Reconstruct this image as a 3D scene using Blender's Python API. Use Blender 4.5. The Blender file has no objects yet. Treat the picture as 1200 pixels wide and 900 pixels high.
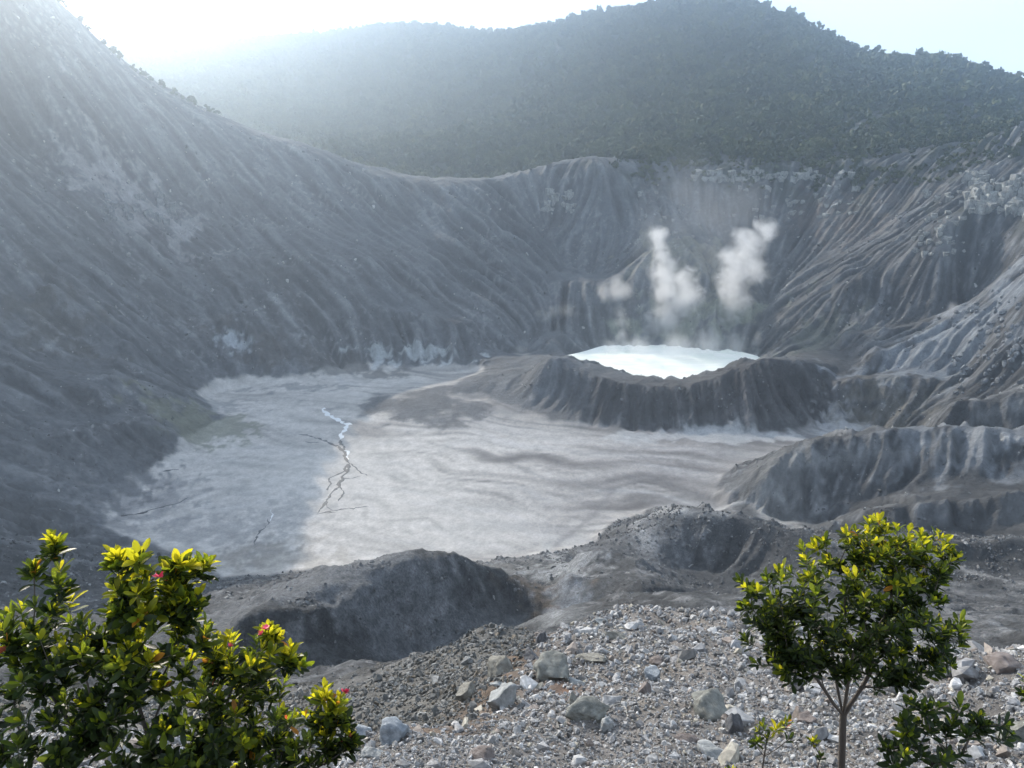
import bpy, bmesh, math, random
import numpy as np
from mathutils import Vector, Matrix, Euler

scene = bpy.context.scene
R = math.radians
rnd = random.Random(7)

# ------------------------------------------------------------------ camera
PITCH = 19.0
FPX = 924.0                      # focal length in pixels of the 1200 px wide photograph
cam_data = bpy.data.cameras.new('camera')
cam_data.sensor_width = 36.0
cam_data.lens = 36.0 * FPX / 1200.0
cam_data.clip_start = 0.05
cam_data.clip_end = 20000.0
cam = bpy.data.objects.new('camera', cam_data)
cam.location = (0, 0, 0)
cam.rotation_euler = (R(90 - PITCH), 0, 0)
scene.collection.objects.link(cam)
scene.camera = cam

# ------------------------------------------------------------------ sky, sun, exposure
SUN_AZ = -32.0                   # degrees left of straight ahead
SUN_EL = 25.5
world = bpy.data.worlds.new('World')
scene.world = world
world.use_nodes = True
wn = world.node_tree
wn.nodes.clear()
w_out = wn.nodes.new('ShaderNodeOutputWorld')
w_bg = wn.nodes.new('ShaderNodeBackground')
w_sky = wn.nodes.new('ShaderNodeTexSky')
w_sky.sky_type = 'NISHITA'
w_sky.sun_disc = False
w_sky.sun_elevation = R(SUN_EL)
w_sky.sun_rotation = R(SUN_AZ)
w_sky.altitude = 1800
w_sky.air_density = 1.0
w_sky.dust_density = 1.5
w_sky.ozone_density = 1.0
w_bg.inputs['Strength'].default_value = 0.15
# a thin, bright, even veil of high cloud over the whole sky
w_mix = wn.nodes.new('ShaderNodeMixRGB')
w_mix.inputs['Fac'].default_value = 0.42
w_mix.inputs['Color2'].default_value = (9.0, 10.3, 11.8, 1)
wn.links.new(w_sky.outputs[0], w_mix.inputs['Color1'])
wn.links.new(w_mix.outputs[0], w_bg.inputs['Color'])
wn.links.new(w_bg.outputs[0], w_out.inputs['Surface'])

sun_data = bpy.data.lights.new('sun', 'SUN')
sun_data.energy = 5.0
sun_data.angle = R(0.55)
sun_data.color = (1.0, 0.90, 0.77)
sun = bpy.data.objects.new('sun', sun_data)
sd = Vector((math.sin(R(SUN_AZ)) * math.cos(R(SUN_EL)), math.cos(R(SUN_AZ)) * math.cos(R(SUN_EL)), math.sin(R(SUN_EL))))
sun.rotation_euler = sd.to_track_quat('Z', 'Y').to_euler()
scene.collection.objects.link(sun)

scene.view_settings.view_transform = 'Standard'
scene.view_settings.look = 'None'
scene.view_settings.gamma = 1.0
scene.view_settings.exposure = 0.38
scene.cycles.volume_bounces = 6
scene.cycles.volume_step_rate = 0.6
scene.cycles.transparent_max_bounces = 16

# ------------------------------------------------------------------ helpers
col = scene.collection
cP, sP = math.cos(R(PITCH)), math.sin(R(PITCH))

def ray(px, py):
    a = (px - 600.0) / FPX; b = (450.0 - py) / FPX
    return np.array([a, cP + b * sP, b * cP - sP])

def atY(px, py, Y):
    d = ray(px, py); return d * (Y / d[1])

def atZ(px, py, z):
    d = ray(px, py); return d * (z / d[2])

def smooth(a, b, x):
    t = np.clip((x - a) / (b - a), 0, 1)
    return t * t * (3 - 2 * t)

_perm = {}
def perlin(x, y, seed=0):
    if seed not in _perm:
        r = np.random.RandomState(seed + 11)
        p = r.permutation(1024)
        ang = r.rand(1024) * 2 * np.pi
        _perm[seed] = (p, np.cos(ang).astype(np.float32), np.sin(ang).astype(np.float32))
    p, gx, gy = _perm[seed]
    xi = np.floor(x).astype(np.int64); yi = np.floor(y).astype(np.int64)
    xf = (x - xi).astype(np.float32); yf = (y - yi).astype(np.float32)
    u = xf * xf * xf * (xf * (xf * 6 - 15) + 10); v = yf * yf * yf * (yf * (yf * 6 - 15) + 10)
    def g(ix, iy, dx, dy):
        h = p[(p[ix & 1023] + iy) & 1023]
        return gx[h] * dx + gy[h] * dy
    a = g(xi, yi, xf, yf); b = g(xi + 1, yi, xf - 1, yf)
    c = g(xi, yi + 1, xf, yf - 1); d = g(xi + 1, yi + 1, xf - 1, yf - 1)
    return (a + u * (b - a)) * (1 - v) + (c + u * (d - c)) * v

def fbm(x, y, octaves=5, seed=0, gain=0.5, lac=2.03):
    s = 0; amp = 1.0
    for i in range(octaves):
        s = s + amp * perlin(x, y, seed + i); x = x * lac + 17.3; y = y * lac - 9.1; amp *= gain
    return s

def ridged(x, y, octaves=5, seed=0, gain=0.5, lac=2.1):
    s = 0; amp = 1.0
    for i in range(octaves):
        s = s + amp * (0.35 - np.abs(perlin(x, y, seed + i))); x = x * lac + 7.3; y = y * lac - 19.1; amp *= gain
    return s

def tps_fit(P):
    P = np.asarray(P, float); n = len(P)
    S = 100.0
    xy = P[:, :2] / S
    d = np.sqrt(((xy[:, None] - xy[None]) ** 2).sum(-1))
    K = np.where(d > 0, d * d * np.log(d + 1e-12), 0) + np.eye(n) * 1e-4
    Q = np.c_[np.ones(n), xy]
    A = np.block([[K, Q], [Q.T, np.zeros((3, 3))]])
    w = np.linalg.solve(A, np.r_[P[:, 2], 0, 0, 0])
    return xy, w, S

def tps_eval(fit, X, Y):
    xy, w, S = fit; n = len(xy)
    X = X / S; Y = Y / S
    out = w[n] + w[n + 1] * X + w[n + 2] * Y
    for i in range(n):
        r2 = (X - xy[i, 0]) ** 2 + (Y - xy[i, 1]) ** 2 + 1e-12
        out = out + w[i] * 0.5 * r2 * np.log(r2)
    return out

def cubic_matrix(n_src, n_dst, ratio):
    M = np.zeros((n_dst, n_src), np.float32)
    t = np.arange(n_dst) / ratio
    i = np.clip(np.floor(t).astype(int), 0, n_src - 2); f = t - i
    w = [-.5 * f ** 3 + f ** 2 - .5 * f, 1.5 * f ** 3 - 2.5 * f ** 2 + 1, -1.5 * f ** 3 + 2 * f ** 2 + .5 * f, .5 * f ** 3 - .5 * f ** 2]
    for k in range(4):
        np.add.at(M, (np.arange(n_dst), np.clip(i - 1 + k, 0, n_src - 1)), w[k])
    return M

def blur(A, r):
    r = int(r)
    if r < 1: return A
    k = np.exp(-0.5 * (np.arange(-2 * r, 2 * r + 1) / r) ** 2); k /= k.sum()
    for ax in (0, 1):
        pad = [(0, 0), (0, 0)]; pad[ax] = (2 * r, 2 * r)
        B = np.pad(A, pad, mode='edge'); out = 0
        n = A.shape[ax]
        for j, kk in enumerate(k):
            out = out + kk * (B[j:j + n] if ax == 0 else B[:, j:j + n])
        A = out
    return A

class Grid:
    def __init__(s, x0, x1, y0, y1, step):
        s.x0, s.y0, s.step = x0, y0, step
        s.nx = int(round((x1 - x0) / step)) + 1; s.ny = int(round((y1 - y0) / step)) + 1
        s.X, s.Y = np.meshgrid(x0 + np.arange(s.nx) * step, y0 + np.arange(s.ny) * step)
        s.X = s.X.astype(np.float32); s.Y = s.Y.astype(np.float32)
    def sample(s, A, x, y):
        u = np.clip((x - s.x0) / s.step, 0, s.nx - 1.001); v = np.clip((y - s.y0) / s.step, 0, s.ny - 1.001)
        i = np.floor(u).astype(int); j = np.floor(v).astype(int); fu = u - i; fv = v - j
        if A.ndim == 3: fu = fu[..., None]; fv = fv[..., None]
        return (A[j, i] * (1 - fu) + A[j, i + 1] * fu) * (1 - fv) + (A[j + 1, i] * (1 - fu) + A[j + 1, i + 1] * fu) * fv

# ------------------------------------------------------------------ terrain control points
FLOOR = -180.0
LAKE_Z = -177.0
CP = []
def Yp(*pts):
    for px, py, Y in pts: CP.append(atY(px, py, Y))
def Zp(z, *pts):
    for px, py in pts: CP.append(atZ(px, py, z))
def Wp(*pts):
    for p in pts: CP.append(np.array(p, float))

# crater floor
Zp(-181, (250, 640), (180, 570), (150, 600), (240, 520), (330, 560), (330, 640), (430, 560), (430, 620), (540, 600), (540, 640), (640, 640))
Zp(-180, (650, 580), (740, 600), (760, 560), (640, 520), (520, 540), (420, 510), (300, 500), (260, 475), (330, 465), (410, 455), (490, 450), (560, 470))
Zp(-179.5, (850, 570), (880, 540), (820, 525), (720, 515), (930, 525), (640, 500), (850, 520), (690, 640), (860, 590))
# crest that encloses the bright lake
Yp((640, 424, 492), (668, 432, 486), (720, 449, 470), (770, 456, 463), (820, 450, 468), (868, 434, 476), (892, 424, 482), (930, 426, 487), (965, 434, 492))
Zp(-179, (760, 505), (820, 507), (880, 509), (700, 500), (940, 505), (985, 488), (610, 490), (560, 470))
Yp((600, 450, 500), (640, 460, 478), (680, 465, 466), (560, 448, 510), (600, 434, 520), (520, 466, 485), (610, 452, 498), (640, 486, 456), (580, 476, 472), (680, 492, 447))
Wp((30, 560, -171), (12, 530, -170), (30, 600, -170), (-20, 560, -175), (205, 560, -165), (195, 520, -160))
# lake bed and its far shore
for X, Y in ((60, 545), (100, 520), (140, 525), (100, 570), (140, 565), (60, 580), (180, 560), (120, 600), (165, 585)): Wp((X, Y, -184))
Zp(-176.5, (690, 405), (740, 403), (800, 406), (850, 408), (885, 414), (652, 420))
# left wall: ridge line
Yp((0, -60, 730), (60, 0, 752), (95, 30, 765), (130, 65, 780), (210, 115, 800), (255, 138, 806), (300, 155, 812), (350, 168, 815), (400, 186, 817), (440, 197, 818), (480, 205, 816), (530, 208, 812), (600, 206, 808), (640, 198, 806), (690, 189, 800))
Wp((-455, 640, 150), (-470, 560, 185), (-500, 480, 190), (-540, 380, 180), (-500, 200, 100), (-420, 60, 30), (-700, 640, 60), (-520, 860, 20), (-400, 900, 0), (-250, 910, -60), (-120, 890, -90), (-60, 880, -95), (0, 880, -90), (60, 880, -75), (-60, 960, -100), (-300, 1000, -60))  # includes the unseen ridge left of view, raised to shade the lower left
# left wall: face
Yp((0, 150, 610), (0, 300, 500), (100, 150, 660), (100, 250, 590), (200, 230, 680), (200, 330, 588), (100, 350, 512), (300, 240, 708), (300, 330, 612), (400, 250, 731), (400, 290, 672), (400, 325, 632), (480, 260, 738), (500, 300, 682), (500, 335, 645), (600, 270, 737), (600, 335, 662), (680, 330, 665))
Zp(-179, (410, 432), (300, 447), (235, 462), (560, 432), (610, 412))
Yp((320, 400, 560), (430, 385, 590), (500, 380, 602), (580, 380, 612), (230, 420, 530))
Yp((0, 400, 440), (60, 420, 450), (140, 440, 455), (200, 460, 470), (0, 470, 385), (80, 500, 390), (150, 510, 400), (0, 550, 330), (60, 580, 330), (0, 620, 280), (60, 650, 265), (120, 640, 290))
# shore apron left-front
Yp((0, 680, 235), (100, 700, 235), (200, 690, 262), (-100, 600, 240), (-100, 700, 180))
Wp((-300, 100, -40), (-200, 60, -30), (-150, 120, -75))
# centre ravine and right wall
Yp((640, 260, 765), (700, 250, 745), (735, 285, 715), (700, 320, 690), (770, 290, 690), (760, 340, 645), (700, 370, 630), (640, 385, 622), (720, 395, 618), (800, 350, 640), (850, 350, 630), (800, 385, 618), (850, 385, 614), (740, 220, 775), (800, 240, 760), (760, 204, 795))
Yp((850, 206, 785), (900, 206, 775), (960, 206, 755), (1000, 204, 735), (1060, 196, 700), (1120, 186, 665), (1200, 172, 610), (1300, 160, 560), (1450, 150, 480), (1700, 120, 380))
Yp((900, 240, 745), (900, 300, 690), (900, 350, 640), (1000, 250, 690), (1000, 310, 620), (1080, 240, 650), (1100, 300, 570), (1200, 240, 560), (1200, 300, 500), (1200, 370, 440), (1120, 380, 500), (1300, 350, 420), (1300, 250, 480), (1450, 300, 380))
Yp((985, 345, 585), (1050, 349, 570), (1130, 356, 545), (900, 400, 590), (950, 400, 560), (1000, 385, 560), (1060, 400, 520), (1000, 425, 510), (985, 445, 490))
Yp((1000, 458, 468), (1060, 452, 462), (1120, 442, 460), (940, 520, 415), (1000, 530, 400), (1060, 530, 395), (1150, 470, 420), (1200, 430, 420), (1080, 500, 425))
Yp((1110, 492, 385), (1200, 476, 380), (1110, 522, 372), (1200, 520, 355), (1300, 470, 330))
Yp((905, 568, 335), (960, 537, 345), (1040, 526, 342), (1120, 520, 338), (1200, 516, 332), (920, 602, 322), (1000, 585, 322), (1100, 590, 305), (1200, 580, 300))
Yp((760, 640, 275), (790, 602, 300), (850, 614, 285), (900, 624, 279), (950, 642, 268), (1050, 624, 280), (1200, 640, 255), (1100, 660, 240), (1200, 690, 215))
Yp((800, 660, 271), (860, 690, 252), (920, 682, 244), (840, 715, 190), (900, 715, 180), (1000, 700, 190), (1100, 720, 165), (1200, 740, 140), (1400, 720, 120), (1400, 600, 220))
# knoll and the grey mounds
Yp((700, 662, 195), (760, 680, 180), (820, 705, 160), (680, 690, 178), (730, 705, 155), (640, 655, 262), (655, 690, 190))
Yp((275, 742, 130), (330, 742, 132), (400, 731, 138), (435, 706, 147), (470, 687, 153), (530, 680, 160), (596, 678, 170))
Yp((320, 702, 152), (380, 676, 162), (440, 666, 170), (520, 670, 172), (590, 674, 178))
Yp((290, 790, 120), (400, 790, 124), (470, 780, 137), (550, 765, 145), (610, 735, 157), (200, 770, 125))
Yp((250, 700, 215), (210, 720, 190), (150, 760, 130))
Zp(-180, (330, 662), (420, 652), (510, 654), (600, 655))
# the wooded mountain behind
Yp((1200, 102, 900), (1300, 120, 860), (1450, 140, 800), (1120, 86, 1000), (1060, 78, 1080), (1000, 68, 1150), (960, 48, 1200), (900, 20, 1300), (850, 4, 1380), (800, 5, 1400), (770, 9, 1430), (700, 30, 1500), (650, 44, 1560))
Yp((600, 45, 1700), (560, 46, 1800), (500, 44, 1850), (450, 43, 1900), (390, 47, 1950), (330, 50, 2000), (260, 54, 2050), (200, 58, 2100), (0, 74, 2300), (-300, 90, 2400))
Yp((850, 100, 1130), (930, 110, 1050), (1000, 125, 940), (1100, 138, 830), (1190, 142, 780), (1120, 165, 720), (1200, 155, 690), (900, 160, 900), (1000, 170, 820), (800, 160, 960), (750, 110, 1200), (700, 130, 1220), (600, 120, 1450), (500, 120, 1600), (400, 100, 1800), (560, 170, 1150), (450, 170, 1250), (300, 120, 1600))
for (a, b, c) in ((1200, 102, 900), (1060, 78, 1080), (900, 20, 1300), (770, 9, 1430), (560, 42, 1800), (330, 46, 2000), (0, 70, 2300)):
    q = atY(a, b, c); CP.append(np.array((q[0] * 1.3, q[1] * 1.3, q[2] - 140.0)))
# shared near/mid range
SH = [atY(*p) for p in ((450, 780, 78), (560, 760, 95), (620, 740, 110), (640, 720, 125), (700, 715, 108), (800, 730, 90), (900, 735, 80), (1000, 745, 75), (1100, 745, 74), (1200, 760, 66),
                        (450, 800, 58), (560, 790, 60), (360, 800, 60), (250, 800, 62), (100, 820, 58), (620, 780, 64), (700, 770, 58), (850, 775, 56), (1000, 780, 52), (1200, 790, 48), (0, 800, 60), (1400, 800, 40), (-200, 800, 45))]
CP += SH

# near range
CPN = list(SH)
def Np(*pts):
    for px, py, Y in pts: CPN.append(atY(px, py, Y))
for x in (-6, -3, -1, 0, 1, 3, 6):
    CPN += [np.array((x, 0.0, -1.55)), np.array((x, 1.2, -2.0)), np.array((x * .8, 2.6, -3.15)), np.array((x * .8, -4, -1.5))]
Np((0, 900, 6), (200, 900, 6.4), (400, 900, 6.8), (600, 900, 7), (800, 900, 7), (1000, 900, 7), (1200, 900, 7), (1500, 900, 7), (-300, 900, 6))
Np((700, 860, 9), (850, 860, 9), (1000, 860, 8.8), (1150, 860, 8.6), (620, 860, 9), (560, 880, 8), (480, 885, 7.6), (400, 885, 7.6), (1300, 860, 8))
Np((640, 800, 14), (720, 800, 14), (850, 800, 13.5), (1000, 800, 12.5), (1150, 805, 11.5), (1300, 800, 11))
Np((620, 770, 18), (700, 745, 21), (760, 735, 23), (850, 740, 21), (700, 723, 25.5), (770, 716, 27), (850, 726, 24), (650, 740, 21.5), (1000, 752, 18.5), (1130, 768, 15), (1200, 762, 15.5), (1300, 770, 13))
Np((600, 762, 17.5), (565, 800, 13.2), (540, 840, 10.4))
# bank and gully on the left of the ridge
Np((520, 800, 28), (540, 770, 34), (600, 740, 42), (480, 850, 18), (430, 840, 23), (500, 868, 12), (380, 860, 13), (520, 842, 17), (300, 860, 13), (200, 860, 13), (50, 860, 13), (450, 810, 36), (350, 830, 26), (200, 830, 27), (50, 830, 27))
# behind the ridge
CPN += [np.array(p, float) for p in ((3, 31, -25), (8, 32, -26), (14, 27, -23), (20, 21, -20), (0, 28, -23), (6, 42, -33), (16, 38, -31), (26, 30, -26))]

# ------------------------------------------------------------------ far height grid (1 m)
G = Grid(-700, 700, 0, 1010, 1.0)
c4 = Grid(-700, 700, 0, 1010, 5.0)
FIT = tps_fit(CP)
Zc = tps_eval(FIT, c4.X.astype(float), c4.Y.astype(float))
base = cubic_matrix(c4.ny, G.ny, 5) @ Zc.astype(np.float32) @ cubic_matrix(c4.nx, G.nx, 5).T
# the flat bottom of the crater: nothing drops below the mud
fl = FLOOR - 1.2 + 0.002 * (G.X + 200)
inside = (G.Y > 270) & (G.Y < 640)
lakebed = (G.X > 36) & (G.X < 200) & (G.Y > 495) & (G.Y < 625)
base = np.where(inside & ~lakebed, np.maximum(base, fl) + 0.6 * np.exp(-np.abs(base - fl) / 1.5), base)

def poly_dist(pts, X, Y):
    best = np.full(X.shape, 1e9, np.float32); sgn = np.zeros(X.shape, np.float32); tt = np.zeros(X.shape, np.float32)
    n = len(pts) - 1
    for k in range(n):
        ax, ay = pts[k]; bx, by = pts[k + 1]
        dx, dy = bx - ax, by - ay; L2 = dx * dx + dy * dy
        t = np.clip(((X - ax) * dx + (Y - ay) * dy) / L2, 0, 1)
        ex = X - ax - t * dx; ey = Y - ay - t * dy
        d = np.sqrt(ex * ex + ey * ey)
        s = np.sign(dx * (Y - ay) - dy * (X - ax))
        m = d < best
        best = np.where(m, d, best); sgn = np.where(m, s, sgn); tt = np.where(m, (k + t) / n, tt)
    return best, sgn, tt

def crest(line, h, w_near, w_far, wob=3.0, seed=1):
    """a crest along a line given left to right: steep on the camera's side, gentle beyond"""
    global base
    pts = [tuple(atY(*p)[:2]) for p in line]
    xs = [p[0] for p in pts]; ys = [p[1] for p in pts]
    m = 4 * max(w_near, w_far) + 5
    i0 = int(max(0, (min(xs) - m - G.x0))); i1 = int(min(G.nx, (max(xs) + m - G.x0)))
    j0 = int(max(0, min(ys) - m)); j1 = int(min(G.ny, max(ys) + m))
    X = G.X[j0:j1, i0:i1]; Y = G.Y[j0:j1, i0:i1]
    Xw = X + wob * fbm(X / 14, Y / 14, 3, seed); Yw = Y + wob * fbm(X / 14, Y / 14, 3, seed + 9)
    d, s, t = poly_dist(pts, Xw, Yw)
    fall = np.where(s < 0, np.exp(-(d / w_near) ** 1.3), np.exp(-(d / w_far) ** 1.5))
    end = np.clip(np.minimum(t, 1 - t) * 7, 0, 1) ** .5
    base[j0:j1, i0:i1] += h * fall * end

# crests and lips: the near side of each one is steep and lies in shade
crest([(640, 420, 490), (668, 427, 484), (720, 442, 468), (770, 448, 462), (820, 442, 466), (868, 430, 475), (892, 421, 481), (930, 424, 486), (965, 432, 491), (985, 445, 492)], 2.6, 9, 4, 1.5, 3)
crest([(975, 348, 588), (1010, 345, 582), (1060, 349, 568), (1130, 356, 545)], 7, 8, 26, 2.5, 5)
crest([(985, 395, 545), (1060, 385, 530), (1130, 372, 510)], 6, 8, 22, 3, 7)
crest([(1010, 425, 505), (1080, 412, 492), (1150, 402, 470)], 6, 8, 20, 3, 8)
crest([(960, 475, 450), (1000, 458, 466), (1060, 452, 462), (1120, 444, 458)], 7, 18, 16, 3, 11)
crest([(1085, 500, 392), (1120, 490, 385), (1200, 477, 378), (1300, 470, 350)], 8, 7, 22, 2, 13)
crest([(890, 590, 330), (905, 568, 336), (960, 539, 345), (1040, 528, 342), (1120, 522, 338), (1230, 518, 330)], 9, 11, 22, 2, 15)
crest([(1010, 612, 290), (1060, 592, 292), (1130, 584, 290), (1250, 576, 284)], 10, 6, 22, 2.5, 17)
crest([(1070, 650, 236), (1120, 632, 242), (1230, 618, 244)], 6, 6, 16, 2.5, 50)
crest([(890, 700, 186), (960, 684, 192), (1040, 690, 190), (1100, 706, 178)], 4, 5, 14, 2.5, 51)
crest([(1060, 728, 150), (1130, 716, 152), (1230, 720, 146)], 4, 4, 12, 2, 52)
crest([(1180, 450, 430), (1130, 470, 425), (1090, 478, 420)][::-1], 5, 6, 14, 2.5, 53)
crest([(1010, 375, 560), (1060, 368, 555), (1140, 372, 530)], 5, 5, 14, 2.5, 54)
crest([(1060, 330, 590), (1130, 325, 570), (1220, 330, 520)], 5, 6, 20, 3, 55)
crest([(755, 640, 275), (775, 612, 292), (800, 602, 298), (850, 614, 287), (900, 624, 280), (960, 640, 270)], 2.5, 12, 22, 1.5, 19)
crest([(1000, 650, 235), (1080, 655, 228), (1150, 675, 212), (1250, 690, 200)], 5, 7, 20, 2, 20)
crest([(265, 745, 128), (330, 738, 131), (400, 726, 137), (435, 701, 146), (470, 682, 152), (530, 674, 160), (598, 671, 171)], 6, 4.5, 16, 2.5, 21)
crest([(650, 700, 172), (690, 692, 170), (730, 694, 166), (760, 706, 156)], 4, 4, 14, 2, 23)
crest([(660, 668, 200), (700, 662, 196), (760, 676, 184)], 3, 5, 14, 2, 24)
# left-hand benches
crest([(-60, 440, 400), (0, 452, 405), (70, 470, 412), (130, 490, 415)], 6, 8, 25, 3, 31)
crest([(50, 380, 490), (110, 395, 490), (160, 415, 480)], 7, 8, 25, 3, 33)
crest([(60, 545, 362), (110, 520, 385), (150, 512, 400), (190, 520, 405)], 5, 7, 18, 3, 35)
crest([(-60, 600, 280), (20, 600, 295), (90, 590, 320)], 4, 8, 25, 3, 37)
crest([(-20, 680, 235), (80, 686, 238), (160, 690, 245), (230, 682, 265)], 4, 7, 18, 2, 38)
crest([(255, 398, 560), (285, 388, 568), (300, 398, 560)], 5, 6, 10, 1.5, 39)
crest([(415, 412, 590), (450, 398, 600), (500, 398, 602), (560, 420, 592)], 6, 10, 12, 1.5, 41)
# outcrops on the far rim
crest([(820, 212, 785), (900, 210, 776), (960, 212, 756), (1010, 212, 732)], 5, 4, 26, 2, 43)
crest([(1130, 212, 650), (1170, 206, 632), (1230, 200, 600)], 9, 5, 30, 2, 45)
crest([(640, 226, 785), (665, 222, 785), (680, 226, 783)], 6, 4, 12, 1, 47)

# slopes get rills that run down the fall line (line integral convolution of noise along the gradient)
sm = blur(base, 4)
gy, gx = np.gradient(sm)
mag = np.sqrt(gx * gx + gy * gy)
ux = (gx / (mag + 1e-4)).astype(np.float32); uy = (gy / (mag + 1e-4)).astype(np.float32)
# on the left and back walls the chutes cut obliquely across the slope, as the tilted ash beds do
obl = smooth(330, 450, G.Y) * (1 - smooth(-20, 70, G.X)) * (.55 + .25 * fbm(G.X / 80, G.Y / 80, 2, 61))
obl = obl * (1 - .8 * smooth(0, 1, (-150 - base) / 25))
ux = ux - 1.25 * obl; _l = np.sqrt(ux * ux + uy * uy) + 1e-5; ux = (ux / _l).astype(np.float32); uy = (uy / _l).astype(np.float32)
rs = np.random.RandomState(3)
def lic(noise, steps, ds):
    acc = noise.copy(); wsum = 1.0
    for sg in (1, -1):
        i = np.tile(np.arange(G.nx, dtype=np.float32), (G.ny, 1)); j = np.tile(np.arange(G.ny, dtype=np.float32)[:, None], (1, G.nx))
        for k in range(steps):
            ii = np.clip(i, 0, G.nx - 1).astype(np.int32); jj = np.clip(j, 0, G.ny - 1).astype(np.int32)
            i += sg * ds * ux[jj, ii]; j += sg * ds * uy[jj, ii]
            ii = np.clip(i, 0, G.nx - 1).astype(np.int32); jj = np.clip(j, 0, G.ny - 1).astype(np.int32)
            w = 1 - (k + 1) / (steps + 1)
            acc += w * noise[jj, ii]
            if sg == 1: wsum += 2 * w
    acc -= acc.mean(); acc /= acc.std()
    return acc
n1 = blur(rs.randn(G.ny, G.nx).astype(np.float32), 1)
n2 = blur(rs.randn(G.ny, G.nx).astype(np.float32), 3)
rill1 = blur(lic(n1, 16, 1.4), 1)
rill1 /= rill1.std()
rill2 = lic(n2, 22, 2.6)
nm_ = blur(rs.randn(G.ny, G.nx).astype(np.float32), 2)
rillm = lic(nm_, 20, 1.9)
rillf = lic(rs.randn(G.ny, G.nx).astype(np.float32), 14, 1.3)
slope = smooth(0.16, 0.55, mag)
big = fbm(G.X / 90, G.Y / 90, 4, 60)
var = np.clip(0.75 + 0.9 * fbm(G.X / 60, G.Y / 60, 3, 70), 0.15, 1.6)
ridge_r = lambda a: -np.abs(a)
cone = np.exp(-(((G.X - 122) / 88) ** 2 + ((G.Y - 462) / 26) ** 2) ** 2)
calm = 1 - .85 * cone
rgt = smooth(120, 260, G.X)
lefty = 1 - .5 * (1 - smooth(-230, -60, G.X)) * smooth(300, 380, G.Y)
fanm = np.exp(-((G.X + 2) / 62) ** 2 - ((G.Y - 492) / 42) ** 2)
quiet = lefty * (1 - .85 * fanm)
apron = smooth(-330, -200, G.X) * (1 - smooth(20, 90, G.X)) * smooth(600, 680, G.Y)
midq = 1 - .72 * (1 - smooth(260, 350, np.hypot(G.X, G.Y)))
mr_ = np.sqrt(midq)
H = base + mr_ * quiet * slope * (1.5 * ridge_r(rillm) * (1 - .25 * cone) + (.38 + .75 * cone) * rillf + .9) * (.55 + .45 * var) + midq * slope * (quiet * (2.7 - 1.5 * rgt + .4 * apron) * var * ridge_r(rill2) * (1 - .95 * cone) + quiet * (1.0 - .6 * cone) * rill1 * (0.5 + var)) + midq * slope * 1.6 * calm
H += midq * calm * slope * (4.0 * big + 3.0 * ridged(G.X / 26, G.Y / 26, 4, 80) * var)
farleft = smooth(80, 260, G.Y) * (1 - smooth(-60, 20, G.X))
H += farleft * (1 - .7 * apron) * slope * 4.0 * ridged(G.X / 45, G.Y / 45, 4, 90)
H += .9 * (1 - lefty) * 2 * slope * (2.2 * ridged(G.X / 13, G.Y / 13, 5, 92) + 1.0 * fbm(G.X / 6, G.Y / 6, 4, 93))
H += (0.06 + 0.7 * slope) * fbm(G.X / 5, G.Y / 5, 3, 95)
H += (1 - slope) * smooth(-178.5, -172, base) * 1.6 * fbm(G.X / 12, G.Y / 12, 4, 97)
H += (1 - slope) * 0.05 * fbm(G.X / 12, G.Y / 6, 4, 99) * (base < -175)
H = H.astype(np.float32)

# ------------------------------------------------------------------ near height grid (0.12 m)
N = Grid(-60, 60, -6, 78, 0.125)
nc = Grid(-60, 60, -6, 78, 1.0)
Znc = tps_eval(tps_fit(CPN), nc.X.astype(float), nc.Y.astype(float))
HN = cubic_matrix(nc.ny, N.ny, 8) @ Znc.astype(np.float32) @ cubic_matrix(nc.nx, N.nx, 8).T
nr = smooth(2, 8, np.hypot(N.X, N.Y))
HN = HN + nr * (0.40 * fbm(N.X / 3.5, N.Y / 3.5, 5, 120) + 0.35 * ridged(N.X / 2.6, N.Y / 2.6, 4, 125) + 0.10 * fbm(N.X / .7, N.Y / .7, 3, 130)) + 0.04 * fbm(N.X / .9, N.Y / .9, 3, 131)
far_n = smooth(28, 50, np.hypot(N.X, N.Y))
HN += far_n * 1.6 * fbm(N.X / 9, N.Y / 9, 4, 140)
HN = HN.astype(np.float32)

def height(x, y):
    x = np.asarray(x, float); y = np.asarray(y, float)
    r = np.hypot(x, y)
    w = smooth(46, 62, r)
    return N.sample(HN, x, y) * (1 - w) + G.sample(H, x, y) * w

def hit(px, py, r0=3.0, r1=1200.0):
    d = ray(px, py); hd = math.hypot(d[0], d[1])
    rr = np.exp(np.linspace(math.log(r0), math.log(r1), 6000))
    p = d[None] * (rr / hd)[:, None]
    below = p[:, 2] < height(p[:, 0], p[:, 1])
    k = int(np.argmax(below)) if below.any() else len(rr) - 1
    q = p[k].copy(); q[2] = height(q[0], q[1])
    return q

# ------------------------------------------------------------------ ground colour (albedo and some painted shade) on the far grid
def mixc(A, c, m):
    return A * (1 - m[..., None]) + np.array(c, np.float32) * m[..., None]
ash = np.zeros(H.shape + (3,), np.float32) + np.array((0.135, 0.138, 0.142), np.float32)
t1 = np.clip(0.5 + 0.9 * fbm(G.X / 50, G.Y / 50, 5, 200), 0, 1)
ash = mixc(ash, (0.115, 0.112, 0.108), t1 * .7)
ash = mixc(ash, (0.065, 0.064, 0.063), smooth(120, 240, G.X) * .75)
ash = mixc(ash, (0.055, 0.054, 0.053), (1 - smooth(230, 330, G.Y)) * .85)  # near ground darkened in colour to stand for its shade
ash = mixc(ash, (0.042, 0.041, 0.040), smooth(60, 140, G.X) * (1 - smooth(420, 520, G.Y)) * .7)  # right-hand banks darkened, as their faces catch sun instead of shade
ash = mixc(ash, (0.27, 0.265, 0.255), np.clip(rill1 * .4, 0, 1) * slope * .7)  # rib tops painted paler, grooves below darker, to strengthen the relief
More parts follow.
